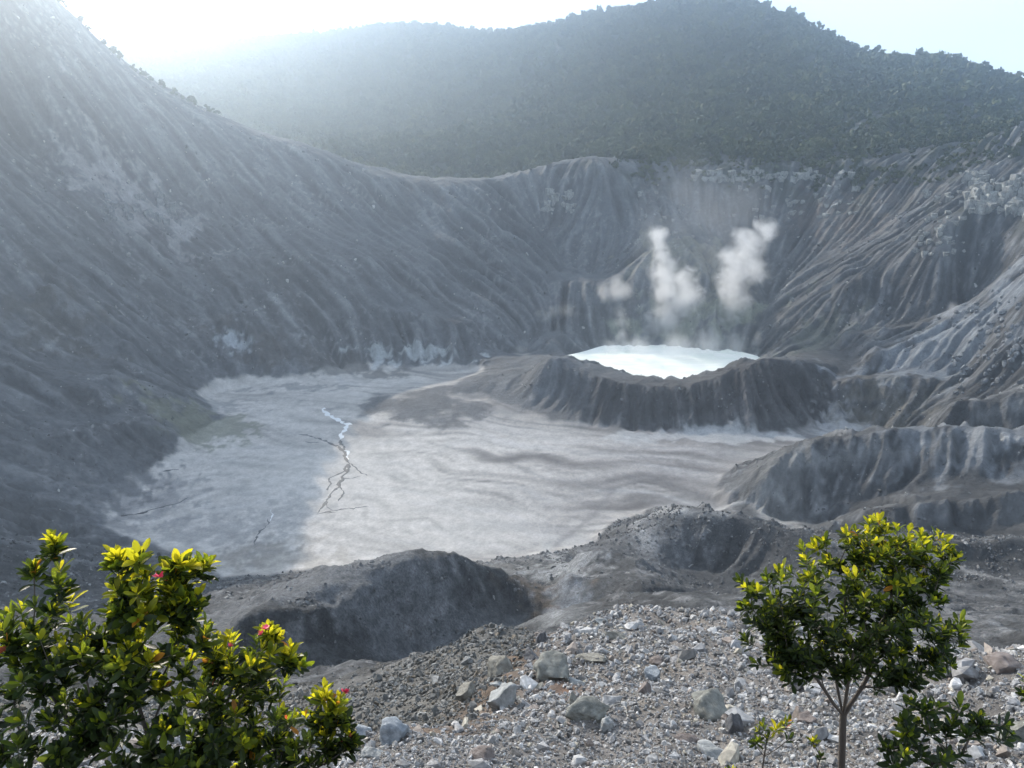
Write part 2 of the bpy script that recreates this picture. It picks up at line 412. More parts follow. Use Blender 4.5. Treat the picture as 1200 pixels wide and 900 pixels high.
ash = mixc(ash, (0.06, 0.057, 0.055), np.clip(np.abs(rillm) * .8 - .5, 0, 1) * slope * .6)
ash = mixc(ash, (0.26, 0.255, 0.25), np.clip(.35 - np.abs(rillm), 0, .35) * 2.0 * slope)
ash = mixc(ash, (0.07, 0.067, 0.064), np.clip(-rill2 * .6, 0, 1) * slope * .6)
def patch(px, py, rx, ry, c, m=1.0, seed=300, rough=1.0):
    """a stain, deposit or painted lit tone lying on the ground around the place seen at px, py"""
    global ash
    q = hit(px, py)
    X = G.X - q[0]; Y = G.Y - q[1]
    e = np.sqrt((X / rx) ** 2 + (Y / ry) ** 2) + rough * 1.3 * (fbm(G.X / (rx * .4), G.Y / (rx * .4), 6, seed, .62))
    ash = mixc(ash, c, (1 - smooth(.72, 1.0, e)) * m)
# floor: pale dried mud with flow marks
fm = (1 - smooth(-178.6, -177.2, blur(base, 3) + 1.5 * fbm(G.X / 16, G.Y / 16, 5, 212))) * (1 - lakebed)
warp = 30 * fbm(G.X / 120, G.Y / 120, 3, 210)
st = fbm((G.X * .35 + G.Y * .2 + warp) / 40, (G.Y + warp + .25 * G.X) / 7, 5, 220)
st2 = fbm((G.X + warp) / 25, (G.Y + warp * .6) / 10, 5, 230)
p_ = fbm(G.X / 130, G.Y / 90, 3, 215)
py_, px_ = np.gradient(p_)
fxx = 1.0 + 42 * py_; fyy = -.30 - 42 * px_
fl_ = np.sqrt(fxx ** 2 + fyy ** 2) + 1e-6; ux = (fxx / fl_).astype(np.float32); uy = (fyy / fl_).astype(np.float32)
fl1 = lic(n1, 22, 1.5); fl2 = lic(n2, 26, 2.4)
mud = np.zeros_like(ash) + np.array((0.60, 0.55, 0.49), np.float32)
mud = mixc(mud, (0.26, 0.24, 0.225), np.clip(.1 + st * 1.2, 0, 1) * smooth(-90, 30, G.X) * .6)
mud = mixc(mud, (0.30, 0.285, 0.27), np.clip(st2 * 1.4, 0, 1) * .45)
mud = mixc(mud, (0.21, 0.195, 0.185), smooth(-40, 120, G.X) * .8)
fw = (.35 + .65 * smooth(-110, 0, G.X + .35 * (G.Y - 400)))
mud = mixc(mud, (0.12, 0.11, 0.105), np.clip(fl2 * .45 - .1, 0, 1) * fw * .95)
mud = mixc(mud, (0.50, 0.48, 0.455), np.clip(-fl2 * .45 - .1, 0, 1) * fw * .5)
mud = mixc(mud, (0.15, 0.14, 0.13), np.clip(fl1 * .4 - .1, 0, 1) * (.2 + .8 * fw) * 1.0)
mud = mixc(mud, (0.48, 0.46, 0.44), np.clip(-fl1 * .4 - .1, 0, 1) * (.2 + .8 * fw) * .6)
mud = mixc(mud, (0.15, 0.135, 0.125), np.clip(fanm * 1.2, 0, 1) * (.55 + .45 * np.clip(fl1 * .4, 0, 1)))
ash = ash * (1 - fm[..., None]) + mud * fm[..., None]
ash = mixc(ash, (0.07, 0.062, 0.059), cone * .85)
ash = mixc(ash, (0.035, 0.031, 0.03), cone * slope * np.clip(np.abs(rillm) * .8 - .4, 0, 1) * .8)  # flute bottoms darkened in the colour, ribs paled next, to deepen the fluting
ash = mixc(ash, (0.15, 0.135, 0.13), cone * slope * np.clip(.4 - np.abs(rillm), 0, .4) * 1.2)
# trails, deposits and lit ground painted pale
def line(pts, w, c, m=.7, seed=350):
    global ash
    P = [tuple(hit(*p)[:2]) for p in pts]
    wb = 3.0 * fbm(G.X / 18, G.Y / 18, 4, seed)
    xs = [p[0] for p in P]; ys = [p[1] for p in P]; mg = 8 * w + 8
    i0 = int(max(0, min(xs) - mg - G.x0)); i1 = int(min(G.nx, max(xs) + mg - G.x0)); j0 = int(max(0, min(ys) - mg)); j1 = int(min(G.ny, max(ys) + mg))
    d, _, t = poly_dist(P, G.X[j0:j1, i0:i1] + wb[j0:j1, i0:i1], G.Y[j0:j1, i0:i1] + wb[j0:j1, i0:i1])
    ash[j0:j1, i0:i1] = mixc(ash[j0:j1, i0:i1], c, np.exp(-(d / w) ** 2) * m)
line([(800, 598), (850, 604), (930, 618), (1010, 645), (1100, 655), (1200, 685)], 2.2, (.30, .29, .275), .8, 351)
line([(760, 640), (745, 618), (765, 600), (800, 598)], 3.0, (.42, .41, .39), .8, 352)
line([(700, 575), (760, 578), (860, 590), (930, 588)], 1.3, (.44, .43, .41), .8, 353)
line([(905, 570), (888, 590), (900, 606), (930, 612)], 3.0, (.42, .40, .37), .8, 354)
line([(960, 545), (930, 535), (945, 520)], 2.0, (.33, .32, .30), .7, 355)
line([(650, 640), (700, 600), (720, 575), (640, 560), (560, 530), (500, 520)], 1.6, (.20, .19, .18), .6, 356)
line([(1090, 490), (1150, 484), (1200, 476)], 2.5, (.26, .255, .245), .7, 357)  # lit lip of the bench painted pale along its crest
line([(900, 566), (960, 536), (1040, 525), (1200, 515)], 3.0, (.22, .215, .205), .7, 358)  # pale lip shading put into the colour along this bank's crest
line([(640, 640), (660, 668), (668, 700), (655, 730)], 2.5, (.40, .395, .38), .6, 359)
patch(800, 512, 70, 9, (0.5, 0.49, 0.47), .7, 301)
patch(985, 500, 14, 20, (0.45, 0.44, 0.43), .7, 302)
patch(915, 590, 12, 25, (0.30, 0.29, 0.27), .35, 303)
patch(1010, 262, 26, 30, (0.15, 0.11, 0.085), .4, 304, 1.4)
patch(950, 250, 20, 22, (0.18, 0.13, 0.10), .35, 305, 1.4)
patch(1060, 245, 28, 20, (0.22, 0.20, 0.18), .3, 306, 1.6)
patch(955, 395, 26, 16, (0.25, 0.25, 0.19), .4, 307, 1.4)
patch(1120, 400, 50, 35, (0.34, 0.36, 0.38), .5, 308, 1.2)
patch(1150, 500, 30, 20, (0.36, 0.37, 0.38), .4, 309, 1.2)
patch(1030, 480, 25, 20, (0.19, 0.165, 0.12), .4, 310, 1.2)
patch(800, 300, 40, 30, (0.40, 0.37, 0.25), .35, 311, 1.4)
patch(820, 370, 45, 14, (0.30, 0.31, 0.22), .5, 312, 1.4)
patch(480, 415, 34, 8, (0.62, 0.64, 0.62), .6, 313, 1.6)
patch(275, 400, 12, 8, (0.5, 0.52, 0.53), .7, 314, 1)
patch(240, 500, 34, 24, (0.20, 0.20, 0.14), .75, 315, .8)
patch(165, 590, 26, 26, (0.26, 0.25, 0.24), .7, 331, 1.3)
patch(250, 625, 22, 18, (0.30, 0.285, 0.27), .6, 332, 1.4)
patch(300, 650, 14, 12, (0.22, 0.20, 0.175), .7, 333, 1.4)
patch(130, 560, 20, 30, (0.14, 0.14, 0.14), .8, 334, 1.3)
patch(255, 475, 20, 14, (0.24, 0.24, 0.235), .6, 335, 1.3)
patch(355, 455, 30, 8, (0.22, 0.215, 0.21), .7, 336, 1.3)
patch(340, 600, 16, 16, (0.36, 0.34, 0.32), .6, 337, 1.4)
patch(640, 665, 26, 22, (0.16, 0.15, 0.13), .5, 316, 1.2)
patch(660, 668, 12, 16, (0.42, 0.42, 0.41), .6, 317, 1.4)
patch(640, 695, 8, 12, (0.13, 0.095, 0.065), .7, 318, 1.0)
patch(665, 705, 5, 14, (0.26, 0.27, 0.28), .7, 319, 1.0)
patch(760, 630, 8, 22, (0.30, 0.29, 0.28), .5, 320, 1.0)
patch(430, 682, 46, 15, (0.17, 0.17, 0.17), .9, 321, .4)  # sunlit top of the grey mound, painted lighter
patch(160, 240, 40, 30, (0.42, 0.39, 0.38), .6, 322, 1.4)
patch(60, 380, 25, 25, (0.11, 0.10, 0.085), .7, 323, 1.4)
patch(370, 420, 60, 14, (0.11, 0.10, 0.09), .7, 324, 1.2)
patch(330, 660, 24, 18, (0.33, 0.29, 0.24), .5, 325, 1.4)
rockn = fbm(G.X / 4, G.Y / 4, 4, 240); rockm = fbm(G.X / 40, G.Y / 40, 3, 250)
pale = smooth(.18, .30, rockn) * smooth(.0, .22, rockm) * slope * (1 - cone)
ash = mixc(ash, (0.42, 0.41, 0.40), pale * .4)
veg = smooth(.05, .3, fbm(G.X / 22, G.Y / 22, 5, 260)) * smooth(-95, -50, H) * smooth(.1, .5, mag) * smooth(20, 120, G.X)
ash = mixc(ash, (0.05, 0.055, 0.035), veg * .85)
ash = np.clip(ash * np.array((.74, .765, .80), np.float32), 0.02, 0.8)

NC = np.zeros(HN.shape + (3,), np.float32) + np.array((0.13, 0.12, 0.112), np.float32)  # soil kept dark to stand for shaded gaps between the stones
NC = mixc(NC, (0.14, 0.12, 0.10), smooth(.0, .4, fbm(N.X / 2.2, N.Y / 2.2, 5, 270)) * .7)
leftg = 1 - smooth(-1.2, 0.2, N.X - 0.06 * N.Y + .8 * fbm(N.X / 2, N.Y / 2, 3, 271))
farm = smooth(9, 13, N.Y)
NC = mixc(NC, (0.085, 0.082, 0.075), leftg * farm * .85)
NC = mixc(NC, (0.08, 0.078, 0.075), far_n)
NC = mixc(NC, (0.09, 0.06, 0.04), np.exp(-((N.X - (-2.2 + .135 * N.Y)) / .85) ** 2) * (N.Y < 22) * (N.Y > 8) * .85)
NC = mixc(NC, (0.10, 0.055, 0.035), np.exp(-((N.X - 1.1) / .45) ** 2 - ((N.Y - 12.2) / 1.4) ** 2) * .9)

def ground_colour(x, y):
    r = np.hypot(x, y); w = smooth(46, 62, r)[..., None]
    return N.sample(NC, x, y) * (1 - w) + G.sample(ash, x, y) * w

# ------------------------------------------------------------------ materials
def new_mat(name):
    m = bpy.data.materials.new(name); m.use_nodes = True
    nt = m.node_tree; b = nt.nodes['Principled BSDF']
    return m, nt, b

def ground_material(name, bump_scale, bump_dist, rough=0.85, fine=1.0, spec=0.3):
    m, nt, b = new_mat(name)
    L = nt.links.new
    at = nt.nodes.new('ShaderNodeAttribute'); at.attribute_name = 'ground_colour'
    geo = nt.nodes.new('ShaderNodeNewGeometry')
    n1 = nt.nodes.new('ShaderNodeTexNoise'); n1.inputs['Scale'].default_value = bump_scale; n1.inputs['Detail'].default_value = 8; n1.inputs['Roughness'].default_value = .68
    mpg = nt.nodes.new('ShaderNodeMapping'); mpg.inputs['Scale'].default_value = (1, 1, .38)
    L(geo.outputs['Position'], mpg.inputs['Vector']); L(mpg.outputs[0], n1.inputs['Vector'])
    mr = nt.nodes.new('ShaderNodeMapRange'); mr.inputs['From Min'].default_value = .28; mr.inputs['From Max'].default_value = .72
    mr.inputs['To Min'].default_value = 1 - .38 * fine; mr.inputs['To Max'].default_value = 1 + .38 * fine
    L(n1.outputs['Fac'], mr.inputs['Value'])
    mx = nt.nodes.new('ShaderNodeVectorMath'); mx.operation = 'MULTIPLY'
    L(at.outputs['Color'], mx.inputs[0]); L(mr.outputs[0], mx.inputs[1])
    L(mx.outputs[0], b.inputs['Base Color'])
    n2 = nt.nodes.new('ShaderNodeTexNoise'); n2.inputs['Scale'].default_value = bump_scale * .22; n2.inputs['Detail'].default_value = 6; n2.inputs['Roughness'].default_value = .6
    L(geo.outputs['Position'], n2.inputs['Vector'])
    mr2 = nt.nodes.new('ShaderNodeMapRange'); mr2.inputs['From Min'].default_value = .35; mr2.inputs['From Max'].default_value = .65
    mr2.inputs['To Min'].default_value = 1 - .25 * fine; mr2.inputs['To Max'].default_value = 1 + .25 * fine
    L(n2.outputs['Fac'], mr2.inputs['Value'])
    mx2 = nt.nodes.new('ShaderNodeVectorMath'); mx2.operation = 'MULTIPLY'
    L(mx.outputs[0], mx2.inputs[0]); L(mr2.outputs[0], mx2.inputs[1]); L(mx2.outputs[0], b.inputs['Base Color'])
    bp = nt.nodes.new('ShaderNodeBump'); bp.inputs['Strength'].default_value = 1.0; bp.inputs['Distance'].default_value = bump_dist
    L(n1.outputs['Fac'], bp.inputs['Height']); L(bp.outputs[0], b.inputs['Normal'])
    b.inputs['Roughness'].default_value = rough
    b.inputs['Specular IOR Level'].default_value = spec
    return m

M_wall = ground_material('volcanic_ash', 0.45, 1.3, fine=.8)
M_floor = ground_material('dried_mud', 0.9, 0.10, .8, .55, .2)
M_mid = ground_material('ash_and_gravel', 2.4, 0.7, .9, 1.5)
M_near = ground_material('gravelly_soil', 5.0, 0.08, .85, 1.0)

# ------------------------------------------------------------------ ground meshes (one height field, cut into named pieces)
AZ = np.radians(np.linspace(-43, 43, 980))
ra = np.exp(np.linspace(math.log(0.9), math.log(46), 330))
rb = np.exp(np.linspace(math.log(46.3), math.log(430), 330))
rc = np.linspace(431, 1000, 410)
RR = np.r_[ra, rb, rc]
PX = RR[:, None] * np.sin(AZ)[None]; PY = RR[:, None] * np.cos(AZ)[None]
PZ = height(PX, PY)
midr = smooth(40, 60, np.hypot(PX, PY)) * (1 - smooth(240, 330, np.hypot(PX, PY))) * smooth(-179, -174, PZ)
PZ = PZ + midr * (0.40 * ridged(PX / 5.5, PY / 5.5, 6, 500) + 0.16 * fbm(PX / 1.2, PY / 1.2, 3, 510) + 0.8 * ridged((PX + PY * .4) / 20, (PY - PX * .3) / 12, 4, 520))
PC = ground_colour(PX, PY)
nrow, ncol = PX.shape
# vertex normals of the whole sheet, so the cuts do not show
dU = np.stack([np.gradient(A, axis=1) for A in (PX, PY, PZ)], -1); dV = np.stack([np.gradient(A, axis=0) for A in (PX, PY, PZ)], -1)
NO = np.cross(dU, dV); NO /= np.linalg.norm(NO, axis=-1, keepdims=True) + 1e-12
NO *= np.sign(NO[..., 2:3] + 1e-9)
qi = np.arange(nrow - 1)[:, None] * ncol + np.arange(ncol - 1)[None]
cX = (PX[:-1, :-1] + PX[1:, 1:]) / 2; cY = (PY[:-1, :-1] + PY[1:, 1:]) / 2
cR = np.hypot(cX, cY)
cF = G.sample(fm.astype(np.float32), cX, cY); cC = G.sample(cone.astype(np.float32), cX, cY)
region = np.full(cX.shape, 2)                    # crater wall
region[cF > .5] = 1                              # floor
region[(cC > .45) & (cF <= .5)] = 3              # crest round the lake
region[cR < 300] = np.where(region[cR < 300] == 1, 1, 4)
region[cR < 46.2] = 5

def sheet(name, mask, mat):
    q = qi[mask].ravel()
    faces = np.stack([q, q + 1, q + ncol + 1, q + ncol], 1)
    used, inv = np.unique(faces.ravel(), return_inverse=True)
    me = bpy.data.meshes.new(name)
    V = np.stack([PX.ravel()[used], PY.ravel()[used], PZ.ravel()[used]], 1).astype(np.float32)
    me.vertices.add(len(V)); me.vertices.foreach_set('co', V.ravel())
    nf = len(faces)
    me.loops.add(nf * 4); me.loops.foreach_set('vertex_index', inv.astype(np.int32))
    me.polygons.add(nf); me.polygons.foreach_set('loop_start', (np.arange(nf) * 4).astype(np.int32))
    me.polygons.foreach_set('use_smooth', np.ones(nf, bool))
    me.update(calc_edges=True)
    ca = me.attributes.new('ground_colour', 'FLOAT_COLOR', 'POINT')
    C = np.c_[PC.reshape(-1, 3)[used], np.ones(len(used))].astype(np.float32)
    ca.data.foreach_set('color', C.ravel())
    me.normals_split_custom_set_from_vertices(NO.reshape(-1, 3)[used].tolist())
    me.materials.append(mat)
    ob = bpy.data.objects.new(name, me); col.objects.link(ob)
    ob['kind'] = 'structure'
    return ob

sheet('crater_floor', region == 1, M_floor)
sheet('crater_wall', region == 2, M_wall)
sheet('crater_rim', region == 3, M_wall)
sheet('terrain', region == 4, M_mid)
sheet('ground', region == 5, M_near)

# ------------------------------------------------------------------ mountain
G2 = Grid(-2400, 2400, 700, 3000, 10.0)
g2c = Grid(-2400, 2400, 700, 3000, 20.0)
B2 = cubic_matrix(g2c.ny, G2.ny, 2) @ tps_eval(FIT, g2c.X.astype(float), g2c.Y.astype(float)).astype(np.float32) @ cubic_matrix(g2c.nx, G2.nx, 2).T
fade = smooth(850, 1100, np.hypot(G2.X, G2.Y))
H2 = B2 + fade * ((7 + 9 * smooth(0, 300, G2.X)) * fbm(G2.X / 170, G2.Y / 170, 4, 400) + 6 * ridged(G2.X / 120, G2.Y / 260, 3, 410))
H2 = H2 - 3.0 * (1 - fade)
def grid_mesh(name, A, B, Cz, mat, keep=None, smoothf=True):
    nr_, nc_ = A.shape
    q = (np.arange(nr_ - 1)[:, None] * nc_ + np.arange(nc_ - 1)[None])
    if keep is not None: q = q[keep]
    q = q.ravel()
    f = np.stack([q, q + 1, q + nc_ + 1, q + nc_], 1)
    me = bpy.data.meshes.new(name)
    me.from_pydata(np.stack([A.ravel(), B.ravel(), Cz.ravel()], 1).tolist(), [], f.tolist())
    me.polygons.foreach_set('use_smooth', np.full(len(me.polygons), smoothf, bool))
    me.materials.append(mat)
    ob = bpy.data.objects.new(name, me); col.objects.link(ob)
    return ob
M_forest_floor, nt, b = new_mat('forest_floor')
b.inputs['Base Color'].default_value = (0.05, 0.055, 0.035, 1); b.inputs['Roughness'].default_value = .9
r2 = np.r_[np.linspace(800, 1700, 110), np.linspace(1720, 2700, 60)]
a2 = np.radians(np.linspace(-46, 46, 260))
MX = r2[:, None] * np.sin(a2)[None]; MY = r2[:, None] * np.cos(a2)[None]
MZ = G2.sample(H2, MX, MY)
sink = 1 - smooth(880, 1000, r2)[:, None]
mt = grid_mesh('mountain', MX, MY, MZ - 25 * sink, M_forest_floor)
mt['kind'] = 'structure'

# forest: lumpy crowns scattered as instances
def leaf_mat(name, c, c2, rough=.7, trans=.15, scale=3.0):
    m, nt, b = new_mat(name)
    L = nt.links.new
    oi = nt.nodes.new('ShaderNodeObjectInfo')
    no = nt.nodes.new('ShaderNodeTexNoise'); no.inputs['Scale'].default_value = .022; no.inputs['Detail'].default_value = 4; L(oi.outputs['Location'], no.inputs['Vector'])
    ad = nt.nodes.new('ShaderNodeMath'); ad.operation = 'MULTIPLY_ADD'; ad.inputs[1].default_value = .55; L(oi.outputs['Random'], ad.inputs[0])
    sc_ = nt.nodes.new('ShaderNodeMapRange'); sc_.inputs['From Min'].default_value = .42; sc_.inputs['From Max'].default_value = .62; sc_.inputs['To Max'].default_value = .7; L(no.outputs['Fac'], sc_.inputs['Value']); L(sc_.outputs[0], ad.inputs[2])
    mx = nt.nodes.new('ShaderNodeMixRGB'); mx.inputs[1].default_value = (*c, 1); mx.inputs[2].default_value = (*c2, 1)
    L(ad.outputs[0], mx.inputs[0]); L(mx.outputs[0], b.inputs['Base Color'])
    b.inputs['Roughness'].default_value = rough; b.inputs['Specular IOR Level'].default_value = .2
    return m
M_crown = leaf_mat('tree_foliage', (0.022, 0.034, 0.014), (0.085, 0.095, 0.03))
M_bark, nt, b = new_mat('bark'); b.inputs['Base Color'].default_value = (0.12, 0.095, 0.075, 1); b.inputs['Roughness'].default_value = .9

def crown_mesh(name, seed, nclump=90, quad=.2):
    """a crown of many small leaf-clump faces about a lumpy hull, unit size"""
    r = np.random.RandomState(seed)
    lobes = r.randn(6, 3) * (.33, .33, .22) + (0, 0, .62)
    V = []; F = []
    for k in range(nclump):
        c = lobes[r.randint(6)]
        d = r.randn(3); d /= np.linalg.norm(d); d[2] = d[2] * .8 + .12
        p = c + d * r.uniform(.2, .34)
        n = d + .6 * r.randn(3); n /= np.linalg.norm(n)
        a = np.cross(n, (0.3, .2, 1)); a /= np.linalg.norm(a); bb = np.cross(n, a)
        s = quad * r.uniform(.6, 1.3)
        i = len(V)
        for t in range(5):
            an = t * 2 * math.pi / 5 + r.rand()
            V.append(p + s * (math.cos(an) * a + math.sin(an) * bb) + n * s * .1)
        V.append(p + n * s * .35)
        for t in range(5): F.append((i + t, i + (t + 1) % 5, i + 5))
    me = bpy.data.meshes.new(name); me.from_pydata([tuple(v) for v in V], [], F); me.materials.append(M_crown)
    return me

hidden = bpy.data.collections.new('instance_sources')   # never linked to the scene: only read by the scatter nodes
for k in range(5):
    o = bpy.data.objects.new('tree_crown', crown_mesh('tree_crown', 50 + k)); hidden.objects.link(o)

def scatter(name, pts, scales, collection, mat=None, tilt=0.0, squash=(1, 1, 1)):
    """one object whose points carry instances picked from a collection"""
    me = bpy.data.meshes.new(name)
    me.vertices.add(len(pts)); me.vertices.foreach_set('co', np.asarray(pts, np.float32).ravel())
    a = me.attributes.new('size', 'FLOAT', 'POINT'); a.data.foreach_set('value', np.asarray(scales, np.float32))
    r = np.random.RandomState(len(pts))
    rot = np.c_[r.uniform(-tilt, tilt, len(pts)), r.uniform(-tilt, tilt, len(pts)), r.uniform(0, 6.283, len(pts))].astype(np.float32)
    a = me.attributes.new('turn', 'FLOAT_VECTOR', 'POINT'); a.data.foreach_set('vector', rot.ravel())
    ob = bpy.data.objects.new(name, me); col.objects.link(ob)
    ng = bpy.data.node_groups.new(name, 'GeometryNodeTree')
    ng.interface.new_socket('Geometry', in_out='INPUT', socket_type='NodeSocketGeometry')
    ng.interface.new_socket('Geometry', in_out='OUTPUT', socket_type='NodeSocketGeometry')
    gi = ng.nodes.new('NodeGroupInput'); go = ng.nodes.new('NodeGroupOutput')
    ci = ng.nodes.new('GeometryNodeCollectionInfo'); ci.inputs['Collection'].default_value = collection
    ci.inputs['Separate Children'].default_value = True; ci.inputs['Reset Children'].default_value = True
    ip = ng.nodes.new('GeometryNodeInstanceOnPoints'); ip.inputs['Pick Instance'].default_value = True
    s_ = ng.nodes.new('GeometryNodeInputNamedAttribute'); s_.data_type = 'FLOAT'; s_.inputs['Name'].default_value = 'size'
    t_ = ng.nodes.new('GeometryNodeInputNamedAttribute'); t_.data_type = 'FLOAT_VECTOR'; t_.inputs['Name'].default_value = 'turn'
    er = ng.nodes.new('FunctionNodeEulerToRotation')
    mp = ng.nodes.new('GeometryNodeMeshToPoints')
    l = ng.links.new
    l(gi.outputs[0], mp.inputs['Mesh']); l(mp.outputs[0], ip.inputs['Points'])
    l(ci.outputs[0], ip.inputs['Instance']); l(s_.outputs['Attribute'], ip.inputs['Scale'])
    l(t_.outputs['Attribute'], er.inputs[0]); l(er.outputs[0], ip.inputs['Rotation'])
    l(ip.outputs[0], go.inputs[0])
    md = ob.modifiers.new('scatter', 'NODES'); md.node_group = ng
    return ob

rf = np.random.RandomState(77)
n = 60000
rr = np.sqrt(rf.uniform(640 ** 2, 2250 ** 2, n)); aa = np.radians(rf.uniform(-38, 41, n))
fx = rr * np.sin(aa); fy = rr * np.cos(aa)
rim_line = [tuple(atY(*p)[:2]) for p in ((715, 205, 812), (760, 204, 800), (850, 203, 790), (900, 203, 780), (960, 203, 760), (1000, 202, 737), (1060, 196, 702), (1120, 184, 668), (1200, 168, 615), (1300, 158, 565), (1450, 150, 480))]
d_, s_, t_ = poly_dist(rim_line, fx, fy)
dd = d_ * s_ + 10 * fbm(fx / 30, fy / 30, 3, 420)
ok = ((fx > -40 + 0 * fx) & (dd > 0) & (t_ > 0.0)) | (rr > 1010)
ok &= (rr > 1010) | (fx > 62)
fx, fy, rr, dd = fx[ok], fy[ok], rr[ok], dd[ok]
inner = np.hypot(fx, fy) < 985
fz = np.where(inner, G.sample(H, fx, fy), G2.sample(H2, fx, fy))
size = np.clip(np.exp(rf.randn(len(fx)) * .32), .45, 1.9) * (.8 + .5 * np.clip(fbm(fx / 45, fy / 45, 3, 421) + .3, 0, 1)) * np.where(inner, 6.0, 7.6) * np.where(inner, .55 + .45 * smooth(0, 60, dd), 1)
fo = scatter('forest', np.c_[fx, fy, fz - size * .12], size, hidden)
n = 16000
rr = np.sqrt(rf.uniform(560 ** 2, 900 ** 2, n)); aa = np.radians(rf.uniform(2, 41, n)); sx_ = rr * np.sin(aa); sy_ = rr * np.cos(aa)
d_, s_, t_ = poly_dist(rim_line, sx_, sy_); dn = -d_ * s_ + 16 * fbm(sx_ / 25, sy_ / 25, 4, 430)
ok = (s_ < 0) & (dn < 22) & (t_ > .01) & (rf.rand(n) < np.clip(1.2 - dn / 22, 0, 1) * (.35 + 1.2 * fbm(sx_ / 30, sy_ / 30, 3, 440) + .3 * (t_ > .45)))
sx_, sy_ = sx_[ok], sy_[ok]; ssz = rf.uniform(1.6, 4.2, len(sx_))
sb = scatter('scrub', np.c_[sx_, sy_, G.sample(H, sx_, sy_) - .3], ssz, hidden)
tag0 = dict(kind='stuff', label='low dark scrub clinging to the rim above the right crater wall', category='scrub')
for k_, v_ in tag0.items(): sb[k_] = v_
fo['kind'] = 'stuff'; fo['label'] = 'dense dark green forest covering the mountain behind the crater'; fo['category'] = 'forest'

# ------------------------------------------------------------------ lake
M_lake, nt, b = new_mat('milky_water')
b.inputs['Base Color'].default_value = (0.90, 0.92, 0.82, 1); b.inputs['Roughness'].default_value = .45
b.inputs['Specular IOR Level'].default_value = .25
lg = nt.nodes.new('ShaderNodeNewGeometry'); lm_ = nt.nodes.new('ShaderNodeMapping'); lm_.inputs['Scale'].default_value = (1, 2.6, 1)
ln = nt.nodes.new('ShaderNodeTexNoise'); ln.inputs['Scale'].default_value = .035; ln.inputs['Detail'].default_value = 7; ln.inputs['Distortion'].default_value = 1.2
lc = nt.nodes.new('ShaderNodeValToRGB'); lc.color_ramp.elements[0].position = .36; lc.color_ramp.elements[1].position = .56
lc.color_ramp.elements[0].color = (.80, .84, .74, 1); lc.color_ramp.elements[1].color = (.94, .94, .86, 1)
nt.links.new(lg.outputs['Position'], lm_.inputs[0]); nt.links.new(lm_.outputs[0], ln.inputs['Vector']); nt.links.new(ln.outputs['Fac'], lc.inputs[0]); nt.links.new(lc.outputs[0], b.inputs['Base Color'])
ln2 = nt.nodes.new('ShaderNodeTexNoise'); ln2.inputs['Scale'].default_value = .9; ln2.inputs['Detail'].default_value = 4; nt.links.new(lm_.outputs[0], ln2.inputs['Vector'])
lb = nt.nodes.new('ShaderNodeBump'); lb.inputs['Strength'].default_value = .5; lb.inputs['Distance'].default_value = .12; nt.links.new(ln2.outputs['Fac'], lb.inputs['Height']); nt.links.new(lb.outputs[0], b.inputs['Normal'])
lk = bpy.data.meshes.new('lake')
ring = [(116 + (78 + 3 * math.sin(5 * t) + 2 * math.sin(9 * t + 1)) * math.cos(t), 556 + (62 + 2 * math.sin(7 * t)) * math.sin(t), LAKE_Z) for t in np.linspace(0, 2 * math.pi, 97)[:-1]]
lk.from_pydata(ring, [], [tuple(range(96))]); lk.materials.append(M_lake)
lo = bpy.data.objects.new('lake', lk); col.objects.link(lo); lo['kind'] = 'structure'

# ------------------------------------------------------------------ haze
def haze_box():
    bm = bmesh.new(); bmesh.ops.create_cube(bm, size=1)
    x0, x1, y0, y1, z0, z1 = -2600, 2600, -60, 3100, -420, 290
    for v in bm.verts:
        v.co = ((x0 + x1) / 2 + v.co.x * (x1 - x0), (y0 + y1) / 2 + v.co.y * (y1 - y0), (z0 + z1) / 2 + v.co.z * (z1 - z0))
    me = bpy.data.meshes.new('haze'); bm.to_mesh(me); bm.free()
    m = bpy.data.materials.new('haze'); m.use_nodes = True; t = m.node_tree; t.nodes.clear()
    o = t.nodes.new('ShaderNodeOutputMaterial'); v = t.nodes.new('ShaderNodeVolumePrincipled')
    v.inputs['Color'].default_value = (0.76, 0.88, 1.0, 1); v.inputs['Density'].default_value = 0.00042
    v.inputs['Anisotropy'].default_value = 0.89
    t.links.new(v.outputs[0], o.inputs['Volume'])
    me.materials.append(m)
    ob = bpy.data.objects.new('haze', me); col.objects.link(ob); ob['kind'] = 'stuff'
    ob['label'] = 'thin pale blue haze hanging in the air of the crater'
haze_box()

